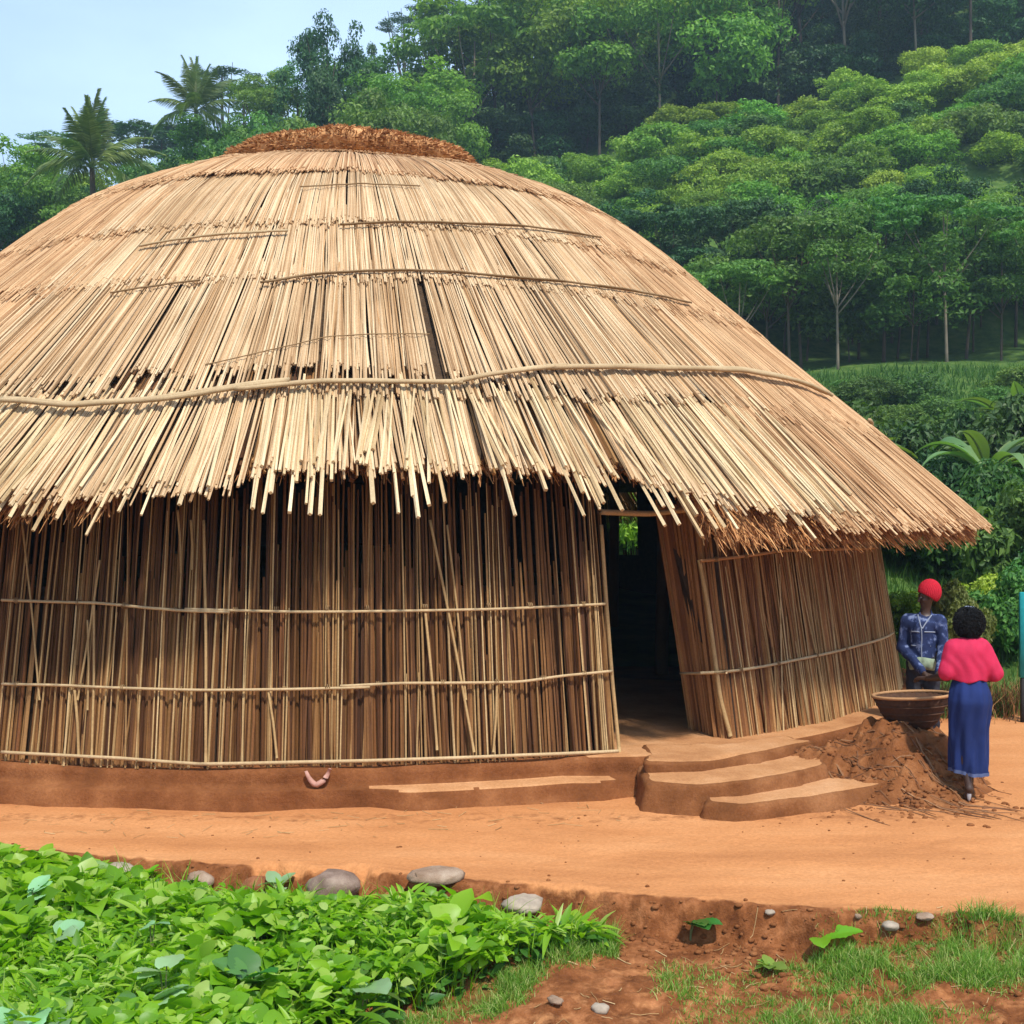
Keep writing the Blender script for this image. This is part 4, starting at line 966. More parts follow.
def garden_in(X, Y):
    w = vnoise(np.stack([X, Y], -1), 2.5, 61)*2.2
    right = .05+(Y-6.95)*.95+w*.18      # edge that runs from the foreground up to the right
    right = np.where(Y > 8.0, .95-(Y-8.0)*1.6+w*.2, np.minimum(right, 1.1))
    right = np.interp(Y, [6.3, 6.95, 7.3, 7.7, 8.0, 8.2, 8.5, 9.6], [-1.1, -.62, -.25, .20, .55, .38, -.9, -4.6])+w*.12
    back = np.interp(X, [-5, -3.6, -2.6, -1.9, -.7, .3, .8], [9.75, 9.5, 9.05, 8.66, 8.36, 8.2, 8.1])+w*.06
    return (X < right) & (Y < back)
rg = np.random.default_rng(81)
n = 2300; X = rg.uniform(-4.6, .9, n); Y = rg.uniform(6.2, 9.5, n); kp = garden_in(X, Y); kp &= rg.random(len(X)) < np.clip((np.interp(Y, [6.3, 6.95, 7.3, 7.7, 8.0, 8.2, 8.5, 9.6], [-1.1, -.62, -.25, .20, .55, .38, -.9, -4.6])-X)/.7+.35, .2, 1); X, Y = X[kp], Y[kp]; n = len(X); g = terrain(X, Y)
ph = .13+.17*np.clip(vnoise(np.stack([X, Y], -1), 1.2, 62)+.5, 0, 1)+.05*rg.random(n); ph *= np.clip((np.interp(X, [-5, -3.6, -2.6, -1.9, -.7, .3, .8], [9.75, 9.5, 9.05, 8.66, 8.36, 8.2, 8.1])-Y)/.6+.4, .35, 1)
per = 13; PX = np.repeat(X, per); PY = np.repeat(Y, per); G = np.repeat(g, per); PH = np.repeat(ph, per); m = len(PX)
an = rg.uniform(0, 6.28, m); el = rg.uniform(-.1, 1.0, m); rd = rg.uniform(.0, .07, m)
bs = np.stack([PX+np.cos(an)*rd, PY+np.sin(an)*rd, G+PH*rg.uniform(.35, 1, m)], -1); dr = np.stack([np.cos(an)*np.cos(el), np.sin(an)*np.cos(el), np.sin(el)], -1)
sp_ = np.repeat(vnoise(np.stack([X, Y], -1), 1.4, 91)+rg.normal(0, .12, n), per)
kind_long = sp_ > .12; kind_big = sp_ < -.28
sz = rg.uniform(.045, .10, m)*np.repeat(rg.uniform(.6, 1.3, n), per)*np.where(kind_long, 1.9, np.where(kind_big, 2.0, 1.15))
asp_ = np.where(kind_long, rg.uniform(.14, .28, m), rg.uniform(.5, .9, m))
P1 = leaves(bs, dr, sz, sz*asp_, rg, m=6, curl=.7)
ns = n*3; i_ = rg.integers(0, m, ns); stp = np.stack([np.stack([PX[i_], PY[i_], G[i_]-.02], -1), bs[i_]*.5+np.stack([PX[i_], PY[i_], G[i_]+PH[i_]*.4], -1)*.5, bs[i_]], 1)
P2 = sticks(stp, np.full((ns, 3), .0022), 3)
o = mesh('leafy_greens', P1[0], P1[1], M['garden'], None, True); tag(o, 'dense bright leafy vegetables filling the garden bed', 'garden greens', kind='stuff')
# slender upright blades among them
n = 22000; X = rg.uniform(-4.4, 1.2, n); Y = rg.uniform(6.3, 9.2, n); kp = garden_in(X, Y) & (rg.random(n) < np.clip(vnoise(np.stack([X, Y], -1), 1.8, 66)+.35, 0, 1)); X, Y = X[kp], Y[kp]
o = mesh('garden_grass', *blades(X, Y, rg.uniform(.12, .33, len(X)), rg.uniform(.007, .014, len(X)), rg, 5, .8), M['garden'], None, True); tag(o, 'slender grass blades growing between the vegetables', 'grass', kind='stuff')

# larger broad-leaved plants, each one a thing
def big_leaf(L, W, seed, wavy=.03, notch=.16, droop=.16):
    """a heart-shaped cabbage or taro leaf lying outwards along +X, with veins pressed in"""
    rng = np.random.default_rng(seed); nu, nv = 15, 11; u = np.linspace(0, 1, nu); v = np.linspace(-1, 1, nv); U, Vv = np.meshgrid(u, v, indexing='ij')
    w = np.sin(np.clip(U*.96+.03, 0, 1)**.72*math.pi)**.7*W*.5
    x = L*(.06*np.sin(U*math.pi)*0+U-notch*(1-U)**3*np.abs(Vv)**1.5*1.3); y = w*Vv*(1+.04*np.sin(U*19))
    z = .18*w*np.abs(Vv)**1.3-droop*L*U**2+wavy*L*np.sin(U*9+Vv*2+rng.uniform(0, 6))*np.abs(Vv)**2*.5+.012*L*np.cos((U-np.abs(Vv)*.35)*42)*np.clip(np.abs(Vv)*3, 0, 1)
    P = np.stack([x, y, z], -1); idx = np.arange(nu*nv).reshape(nu, nv)
    q = np.stack([idx[:-1, :-1], idx[:-1, 1:], idx[1:, 1:], idx[1:, :-1]], -1).reshape(-1, 4)
    return P.reshape(-1, 3), q
def broad_plant(x, y, size, nl, mat, label, seed, hgt=.2, spread=.5, leaf_el=.35, z0=None, face=None):
    if hgt > .13: hgt += .04; size *= 1.12
    rng = np.random.default_rng(seed)
    Ys = np.arange(6.3, 12, .01); ps = np.array([px(x, y, q) for q in Ys]); gg = terrain(ps[:, 0], ps[:, 1])+hgt; i = int(np.argmax(ps[:, 2] <= gg)); p = ps[i]
    t = empty('broad_leaf_plant', (p[0], p[1], gg[i]-hgt), 0, label, 'plant')
    for j in range(nl):
        an = (face if face is not None else rng.uniform(0, 6.28))+j*6.283/nl*(1 if face is None else .55)+rng.uniform(-.3, .3); s = size*rng.uniform(.75, 1.1)
        st_ = rng.uniform(.3, .6)*spread*size; b = np.array([math.cos(an)*st_, math.sin(an)*st_, hgt*rng.uniform(.8, 1.05)])
        V, Q = big_leaf(s, s*rng.uniform(.72, .95), seed*10+j); o = mesh('leaf', V, Q, M[mat], t, True); o.location = b; o.rotation_euler = (rng.normal(0, .25), -leaf_el+rng.normal(0, .25), an)
        mesh('stalk', *tube(smooth_path([[0, 0, -.03], [b[0]*.3, b[1]*.3, b[2]*.6], b], 6), [.006, .006, .005, .005, .004, .004]), M['banana_stem'], t)
for a_ in [(35, 1012, .26, 3, 'broad', 'large pale blue-green leaves at the near corner of the garden', 1, .26),
           (165, 965, .15, 3, 'broad', 'pair of pale rounded leaves shining in the middle of the garden', 2, .30),
           (150, 992, .16, 3, 'broad', 'pale green floppy leaves just below the shining rounded pair', 3, .28),
           (152, 922, .09, 2, 'broad', 'small bluish upturned leaf in the middle of the garden', 4, .27),
           (250, 972, .18, 4, 'broad_dark', 'dark teal-green broad leaves in the garden centre', 5, .24),
           (125, 1018, .20, 3, 'broad_dark', 'dark glossy leaves low at the garden front', 12, .2),
           (278, 884, .13, 6, 'broad', 'bluish cabbage-like clump at the back edge beside the boulder', 6, .10),
           (262, 902, .08, 3, 'broad', 'small pale clump below the cabbage-like one', 7, .14),
           (392, 903, .08, 4, 'broad', 'small pale upright leaf clump between boulder and tan stone', 8, .12),
           (360, 984, .20, 3, 'broad', 'long pale leaf lying over the greens near the bare soil', 9, .22),
           (440, 945, .10, 3, 'broad', 'pale leaf cluster at the garden end beside the grass verge', 10, .18),
           (30, 892, .12, 4, 'broad', 'pale leaves at the far corner of the garden', 11, .25),
           (60, 925, .12, 3, 'broad', 'bluish curled leaves near the far garden corner', 13, .27),
           (148, 872, .075, 14, 'garden', 'small-leaved mounded plant at the back of the garden by the road', 17, .12),
           (690, 922, .17, 3, 'broad_dark', 'lone leafy weed with a broad leaf in the hollow below the road', 14, .12),
           (820, 940, .20, 2, 'garden', 'single long pale leaf lying on the soil bank', 15, .05),
           (770, 965, .09, 6, 'grass', 'small round rosette weed on the bare soil', 16, .03),
           (575, 925, .13, 5, 'garden', 'low spiky weed trailing from the garden end', 18, .06)]:
    broad_plant(*a_)
# dark leaves underneath fill the bed
n = 9000; X = rg.uniform(-4.5, .9, n); Y = rg.uniform(6.3, 9.4, n); kp = garden_in(X, Y); X, Y = X[kp], Y[kp]; n = len(X)
an = rg.uniform(0, 6.28, n); el = rg.uniform(-.2, .7, n); s = rg.uniform(.06, .13, n)
o = mesh('ground_leaves', *leaves(np.stack([X, Y, terrain(X, Y)+rg.uniform(.01, .10, n)], -1), np.stack([np.cos(an)*np.cos(el), np.sin(an)*np.cos(el), np.sin(el)], -1), s, s*.6, rg), M['broad_dark'], None, True); tag(o, 'low dark leaves under the bright vegetables', 'ground cover', kind='stuff')
# loose crumbs of earth along the bank and on the soil
n = 2600; parts = []; rgs = np.random.default_rng(4)
X = rgs.uniform(-3.8, 4.2, n); e = np.interp(X, EX, EY); Y = np.where(rgs.random(n) < .88, e-np.abs(rgs.normal(0, .35, n))-.02, rgs.uniform(8, 12, n)); Y = np.where((np.hypot(X-C0[0], Y-C0[1]) < 8.1) | ((X > 1) & (Y > 10.3) & (X < 3.4)), e-.3, Y); g = terrain(X, Y)
proto = [rockv(rgs, 1, .7, 5, 6) for _ in range(6)]
for i in range(n):
    v, f = proto[i % 6]; r_ = (.005+.02*rgs.random()**3)*(1 if Y[i] < 8.8 else .55); parts.append((v*r_+[X[i], Y[i], g[i]+r_*.2], f))
o = mesh('earth_crumbs', *join(parts), M['mud_dark'], None, True); tag(o, 'loose crumbs of red earth on the road and its broken bank', 'earth crumbs', kind='stuff')
n = 520; X = rgs.uniform(-3.6, 3.9, n); near = rgs.random(n) < .6; Y = np.where(near, rgs.uniform(6.6, 8.1, n), 0); ang = rgs.uniform(-R(40), R(30), n); fr = rgs.uniform(7.7, 8.6, n)
fp = P3(ang, fr, 0); X = np.where(near, X, fp[:, 0]); Y = np.where(near, Y, fp[:, 1]); ok = ~garden_in(X, Y) & (near | (X < .9) | (X > 3.6)); X, Y = X[ok], Y[ok]; n = len(X)
L = rgs.uniform(.03, .16, n); an = rgs.uniform(0, 6.28, n); t = np.linspace(-.5, .5, 4); PX_ = X[:, None]+np.cos(an)[:, None]*L[:, None]*t; PY_ = Y[:, None]+np.sin(an)[:, None]*L[:, None]*t+.02*(t**2)
o = mesh('straw_litter', *sticks(np.stack([PX_, PY_, terrain(PX_, PY_)+.008], -1), rgs.uniform(.0012, .003, n)[:, None]*np.ones(4), 4), M['cane_light'], None, False); tag(o, 'bits of dry straw scattered on the bare red soil', 'straw litter', kind='stuff')
# teal post at the edge
tp = empty('teal_post', (at(1024, 15.2), 15.2, 0), 0, 'teal painted board post with a dark foot at the road end', 'post')
tb = []
def boxv(x0, x1, y0, y1, z0, z1, bv=.01):
    rings = [np.array([[x0+b, y0+b, z], [x1-b, y0+b, z], [x1-b, y1-b, z], [x0+b, y1-b, z]]) for z, b in ((z0, .4), (z0, bv), (z0+bv, 0), (z1-bv, 0), (z1, bv))]
    rings[0] = np.repeat([[(x0+x1)/2, (y0+y1)/2, z0]], 4, 0); rings.append(np.repeat([[(x0+x1)/2, (y0+y1)/2, z1]], 4, 0)); return loft(np.array(rings))
mesh('board', *boxv(-.05, .22, -.03, .03, .52, 1.52), mat_plain('teal_paint', (.02, .30, .32), .5, .2, 10), tp)
mesh('foot', *boxv(-.035, .05, -.025, .025, -.05, .518), mat_plain('dark_wood', (.03, .03, .03), .8), tp)
mesh('foot', *boxv(.13, .205, -.025, .025, -.05, .518), bpy.data.materials['dark_wood'], tp)

# ------------------------------------------------------------------ people: continuous bodies from blended tapered limbs
def seg(P, a, b, ra, rb):
    a, b = np.array(a, float), np.array(b, float); ab = b-a; t = np.clip(((P-a)@ab)/(ab@ab+1e-12), 0, 1)
    return np.linalg.norm(P-a-t[..., None]*ab, axis=-1)-(ra+(rb-ra)*t)
def ell(P, c, r, rz=0):
    Q = P-np.array(c, float)
    if rz:
        x = Q[..., 0]*math.cos(rz)+Q[..., 1]*math.sin(rz); y = -Q[..., 0]*math.sin(rz)+Q[..., 1]*math.cos(rz); Q = np.stack([x, y, Q[..., 2]], -1)
    r = np.array(r, float); k = np.linalg.norm(Q/r, axis=-1); return (k-1)*r.min()*np.maximum(1, .0+k*0+1)
def smin(a, b, k):
    h = np.clip(.5+.5*(b-a)/k, 0, 1); return b*(1-h)+a*h-k*h*(1-h)
def nets(f, lo, hi, h):
    lo, hi = np.array(lo, float), np.array(hi, float); n = np.ceil((hi-lo)/h).astype(int)+1
    ax = [lo[i]+h*np.arange(n[i]) for i in range(3)]
    G = np.stack(np.meshgrid(*ax, indexing='ij'), -1); v = f(G); s = v < 0
    acc = np.zeros((n[0]-1, n[1]-1, n[2]-1, 3)); cnt = np.zeros(acc.shape[:3])
    cs = [(i, j, k) for i in (0, 1) for j in (0, 1) for k in (0, 1)]
    def sub(A, c): return A[c[0]:n[0]-1+c[0], c[1]:n[1]-1+c[1], c[2]:n[2]-1+c[2]]
    for c in cs:
        for d in range(3):
            if c[d] == 0:
                e = list(c); e[d] = 1; e = tuple(e); va, vb = sub(v, c), sub(v, e); m = sub(s, c) != sub(s, e)
                t = np.where(m, va/(va-vb+1e-12), 0); p = np.array(c, float)+np.zeros(3); off = np.zeros(va.shape+(3,)); off[...] = p; off[..., d] += t
                acc += np.where(m[..., None], off, 0); cnt += m
    act = cnt > 0; ids = -np.ones(act.shape, int); ids[act] = np.arange(act.sum()); I = np.argwhere(act)
    V = lo+(I+acc[act]/cnt[act][:, None])*h; Q = []
    for d in range(3):
        e1, e2 = (d+1) % 3, (d+2) % 3; sl0 = [slice(1, n[i]-1) for i in range(3)]; sl1 = list(sl0); sl0[d] = slice(0, n[d]-1); sl1[d] = slice(1, n[d])
        A, B = s[tuple(sl0)], s[tuple(sl1)]; c = np.argwhere(A != B)
        if not len(c): continue
        flip = A[tuple(c.T)]; o = np.ones(3, int); o[d] = 0; c = c+o
        def g(x, y):
            q = c.copy(); q[:, e1] -= x; q[:, e2] -= y; return ids[tuple(q.T)]
        q = np.stack([g(1, 1), g(0, 1), g(0, 0), g(1, 0)], 1); q[~flip] = q[~flip][:, ::-1]; Q.append(q)
    return V, np.concatenate(Q)
def blend(prims, k0=.03):
    def f(P):
        v = None
        for p in prims:
            k = p[-1] if p[0] == 's' and len(p) == 6 else (p[4] if p[0] == 'e' and len(p) > 4 else k0)
            x = seg(P, *p[1:5]) if p[0] == 's' else ell(P, p[1], p[2], p[3] if len(p) > 3 else 0)
            v = x if v is None else smin(v, x, k)
        return v
    return f
def hand(w, d, up, s=1.0, curl=.5, side=1):
    """palm and five unequal fingers from wrist w along d; up = back of the hand"""
    w = np.array(w, float); d = nrm(np.array(d, float)); up = nrm(np.array(up, float)-d*np.dot(up, d)); x = np.cross(d, up)*side; out = []
    for i in (-1, 0, 1): out.append(('s', w+x*i*.020*s, w+d*.085*s+x*i*.026*s, .016*s, .0145*s, .012))
    for i, L in enumerate((.064, .075, .080, .070)):
        b = w+d*.085*s+x*(-.034+.0215*i)*s; c1 = b+(d*math.cos(curl*.5)-up*math.sin(curl*.5))*L*.5*s; c2 = c1+(d*math.cos(curl*1.4)-up*math.sin(curl*1.4))*L*.5*s
        out += [('s', b, c1, .0098*s, .009*s, .006), ('s', c1, c2, .009*s, .0075*s, .006)]
    tb = w+d*.022*s+x*.034*s; t1 = tb+(d*.6+x*.7-up*.25)*.038*s; out += [('s', tb, t1, .0125*s, .011*s, .01), ('s', t1, t1+(d*.9-up*.35)*.032*s, .0105*s, .0085*s, .006)]
    return out
def head(c, fdir, s=1.0):
    """head centre c facing fdir (horizontal-ish) with nose, brow, lips, chin and ears"""
    c = np.array(c, float); f = nrm(np.array(fdir, float)); u = nrm(np.array([0, 0, 1.])-f*f[2]); r = np.cross(f, u)
    a = math.atan2(-f[0], f[1]); P = lambda x, y, z: c+(r*x+f*y+u*z)*s
    o = [('e', P(0, -.012, .022), (.074*s, .092*s, .085*s), a, .02), ('e', P(0, .020, -.045), (.056*s, .066*s, .066*s), a, .03), ('s', P(0, .085, .012), P(0, .103, -.026), .010*s, .015*s, .012),
         ('s', P(-.03, .078, .028), P(.03, .078, .028), .011*s, .011*s, .014), ('s', P(-.018, .082, -.052), P(.018, .082, -.052), .010*s, .010*s, .008), ('e', P(0, .066, -.088), (.024*s, .02*s, .018*s), a, .02)]
    for k in (-1, 1): o += [('e', P(.077*k, -.008, -.006), (.010*s, .020*s, .032*s), a, .008), ('e', P(.040*k, .058, -.025), (.022*s, .02*s, .02*s), a, .02)]
    eyes = [P(.030*k, .078, .008) for k in (-1, 1)]
    return o, eyes, f, u, r
skin = mat_plain('dark_brown_skin', (.052, .026, .016), .5, .15, 20, .1, .002, .5)
sole = mat_plain('pale_sole', (.38, .36, .36), .7, .2, 20)
pink = mat_plain('pink_red_cotton', (.50, .018, .065), .8, .12, 9, .3, .006)
navy = mat_plain('blue_wrap_cloth', (.008, .022, .105), .85, .25, 5, .3, .006)
hairm = mat_plain('black_hair', (.012, .011, .011), .9, .4, 60, 1, .01)
redw = mat_plain('red_wool', (.50, .012, .03), .9, .2, 70, .8, .006)
jack = NT('navy_printed_jacket'); nvz = jack.ramp(jack.noise(14, 3), [(.50, (.012, .022, .075)), (.56, (.03, .05, .14)), (.66, (.16, .20, .34))]); jackm = jack.finish(nvz, .8, bump=jack.noise(25, 3), bs=.3, bd=.008)
whitec = mat_plain('white_trim', (.24, .27, .34), .8, .1)
greenc = mat_plain('pale_green_cloth', (.22, .27, .18), .85, .35, 12)
darkt = mat_plain('dark_trousers', (.02, .02, .028), .85)
eyew = mat_plain('eye_white', (.25, .22, .20), .3, .02); iris = mat_plain('dark_iris', (.01, .008, .006), .2)
def ball(c, r, n=8):
    th = np.linspace(0.08, math.pi-.08, n); ph = np.linspace(0, 2*math.pi, n*2+1)[:-1]; T, Pm = np.meshgrid(th, ph, indexing='ij')
    return loft(np.array(c)+np.array(r)*np.stack([np.sin(T)*np.cos(Pm), np.sin(T)*np.sin(Pm), np.cos(T)], -1))
def put(name, f, lo, hi, h, mat, parent, label=None):
    V, Q = nets(f, lo, hi, h); V0 = V
    o = mesh(name, V, Q, mat, parent)
    if label: o['label'] = label
    return o
def curly(name, c, r, n, parent, mat, seed, cut=None, L=.03):
    rng = np.random.default_rng(seed); d = nrm(rng.normal(size=(n, 3)))
    if cut is not None: d = d[cut(d)]
    c = np.array(c, float); p = c+d*np.array(r)*rng.uniform(.86, 1.0, len(d))[:, None]; t = np.linspace(0, 1, 5); ph = rng.uniform(0, 6.28, len(d))
    s = nrm(np.cross(d, rng.normal(size=d.shape))); q = np.cross(d, s)
    P = p[:, None]+d[:, None]*(L*t)[None, :, None]+(s[:, None]*np.cos(ph[:, None]+t*9)[..., None]+q[:, None]*np.sin(ph[:, None]+t*9)[..., None])*.009
    return mesh(name, *sticks(P, .0028, 3), mat, parent, False)

def woman():
    Y = 11.1; t = empty('person', (at(969, Y), Y, 0), 0, 'woman seen from behind in a pink-red blouse and long dark blue wrap skirt', 'person'); t.scale = (.86, .92, 1)
    hc = (.005, .075, 1.475); hd, eyes, f, u, r = head(hc, (-.35, .9, -.22), 1.0)
    Lh = hand((-.30, .36, 1.0), (-.45, .8, -.05), (0, 0, 1), 1, .6, 1); Rh = hand((.19, .30, .98), (-.5, .8, .0), (0, 0, 1), 1, .9, -1)
    body = [('s', (0, .0, .90), (0, -.005, 1.02), .135, .115, .05), ('s', (0, -.005, 1.02), (0, .02, 1.22), .115, .128, .06), ('s', (-.11, .02, 1.27), (.11, .02, 1.27), .075, .075, .06), ('s', (0, .03, 1.30), (0, .055, 1.40), .052, .048, .04)]+hd
    body += [('s', (-.165, .02, 1.285), (-.225, -.02, 1.06), .052, .041, .04), ('s', (-.225, -.02, 1.06), (-.30, .36, 1.0), .040, .024, .02), ('s', (.165, .02, 1.285), (.245, -.03, 1.06), .052, .041, .04), ('s', (.245, -.03, 1.06), (.19, .30, .98), .040, .024, .02)]+Lh+Rh
    body += [('e', (-.07, -.045, .86), (.10, .10, .12), 0, .05), ('e', (.07, -.045, .86), (.10, .10, .12), 0, .05)]
    # legs: left trailing with the heel lifted, right ahead
    body += [('s', (-.085, 0, .85), (-.065, -.01, .49), .085, .056, .05), ('s', (-.065, -.01, .49), (-.045, -.12, .13), .052, .034, .02), ('e', (-.064, -.06, .37), (.045, .05, .09), 0, .03),
             ('s', (-.045, -.125, .12), (-.04, -.07, .045), .033, .034, .02), ('s', (-.04, -.07, .045), (-.045, .0, .022), .036, .024, .02)]
    for i in range(5): body.append(('s', (-.078+.017*i, .0, .022), (-.080+.018*i, .045-.006*abs(i-3.2), .014), .0125, .010, .008))
    body += [('s', (.085, 0, .85), (.088, .16, .47), .085, .056, .05), ('s', (.088, .16, .47), (.09, .22, .09), .052, .034, .02), ('e', (.09, .15, .35), (.045, .05, .09), 0, .03), ('e', (.09, .205, .04), (.034, .045, .040), 0, .02), ('s', (.09, .22, .05), (.095, .34, .025), .032, .026, .02)]
    for i in range(5): body.append(('s', (.062+.017*i, .34, .022), (.062+.018*i, .385-.006*abs(i-1), .013), .0125, .010, .008))
    bf = blend(body); put('body', bf, (-.48, -.24, -.01), (.40, .60, 1.66), .0075, skin, t)
    for e in eyes: mesh('eye', *ball(e, .010), eyew, t); mesh('iris', *ball(e+f*.0065, .0055), iris, t)
    # blouse: torso and loose sleeves to the elbow
    bl = [('s', (0, .0, 1.03), (0, .02, 1.24), .150, .150, .06), ('s', (-.12, .015, 1.285), (.12, .015, 1.285), .090, .090, .07), ('s', (-.16, .015, 1.28), (-.235, -.02, 1.10), .080, .078, .05), ('s', (.16, .015, 1.28), (.25, -.03, 1.09), .080, .075, .05), ('e', (-.10, -.03, 1.16), (.09, .08, .14), 0, .06), ('e', (.11, -.03, 1.16), (.09, .08, .14), 0, .06)]
    b0 = blend(bl, .05)
    def bfun(P):
        v = b0(P)+.012*vnoise(P*[1, 1, .45], 13, 3, 2)+.003*np.sin(P[..., 0]*50+P[..., 2]*22+4*vnoise(P, 6, 8, 1))
        v = np.maximum(v, 1.025+.012*np.sin(P[..., 0]*25)-P[..., 2])
        neck = seg(P, (0, .06, 1.36), (0, .13, 1.52), .068, .10); return np.maximum(v, -neck)
    put('blouse', bfun, (-.36, -.2, .98), (.38, .2, 1.44), .0075, pink, t)
    # wrap skirt with folds
    k = np.linspace(0, 2*math.pi, 121)[:-1]; rings = []
    for z, rx, ry, cx, cy in ((1.06, .150, .125, 0, 0), (1.0, .170, .14, 0, 0), (.93, .193, .165, .0, -.01), (.85, .205, .18, 0, -.02), (.72, .200, .17, 0, .0), (.58, .190, .165, .0, .02), (.44, .182, .17, .005, .03), (.32, .180, .175, .01, .03), (.235, .178, .18, .012, .03)):
        am = .012*(1.1-z)+.004; w = am*np.sin(k*7+z*5)+am*.6*np.sin(k*13-z*9+1)
        rings.append(np.stack([cx+(rx+w)*np.cos(k), cy+(ry+w)*np.sin(k), z+.012*np.sin(k*2+1)*(z < .3)+0*k], -1))
    zz = np.linspace(0, 8, 34); rg_ = np.array(rings); fine = np.array([rg_[int(min(7, q))]*(1-(q-int(min(7, q))))+rg_[int(min(7, q))+1]*(q-int(min(7, q))) for q in zz])
    ins = fine[::-1].copy(); cen = ins.mean(1, keepdims=True); ins[..., :2] = cen[..., :2]+(ins[..., :2]-cen[..., :2])*.965
    mesh('wrap_skirt', *loft(np.concatenate([fine, ins])), navy, t)
    wr_ = [(rings[8]*[1.015, 1.015, 1]+[0, 0, q]) for q in (.03, .012, .0)]; mesh('hem', *loft(np.array(wr_)), whitec if False else mat_plain('pale_hem', (.08, .11, .22), .8), t)
    # hair: full afro
    h0 = blend([('e', (.012, .045, 1.515), (.132, .130, .118), 0, .03), ('e', (.02, .01, 1.47), (.115, .09, .09), 0, .04), ('s', (-.06, .02, 1.56), (.08, .02, 1.56), .06, .06, .05)])
    def hf(P):
        v = h0(P)+.016*vnoise(P, 16, 5, 2)
        face = ell(P, (-.085, .19, 1.46), (.10, .11, .13), 0); return np.maximum(v, -face)
    ho = put('hair', hf, (-.2, -.16, 1.34), (.22, .24, 1.70), .009, hairm, t)
    curly('curl', (.012, .03, 1.515), (.135, .125, .12), 4200, ho, hairm, 5, lambda d: (d[:, 1] < .25) | (d[:, 2] > .6))
    mesh('hair_tie', *tube(np.stack([.02+.035*np.cos(k[::6]), .04+.035*np.sin(k[::6]), 1.645+0*k[::6]], -1), .014), whitec, t)
    # pale sole of the lifted heel
    V, Q = ball((-.046, -.125, .075), (.022, .016, .055)); mesh('sole', V, Q, sole, t)
woman()

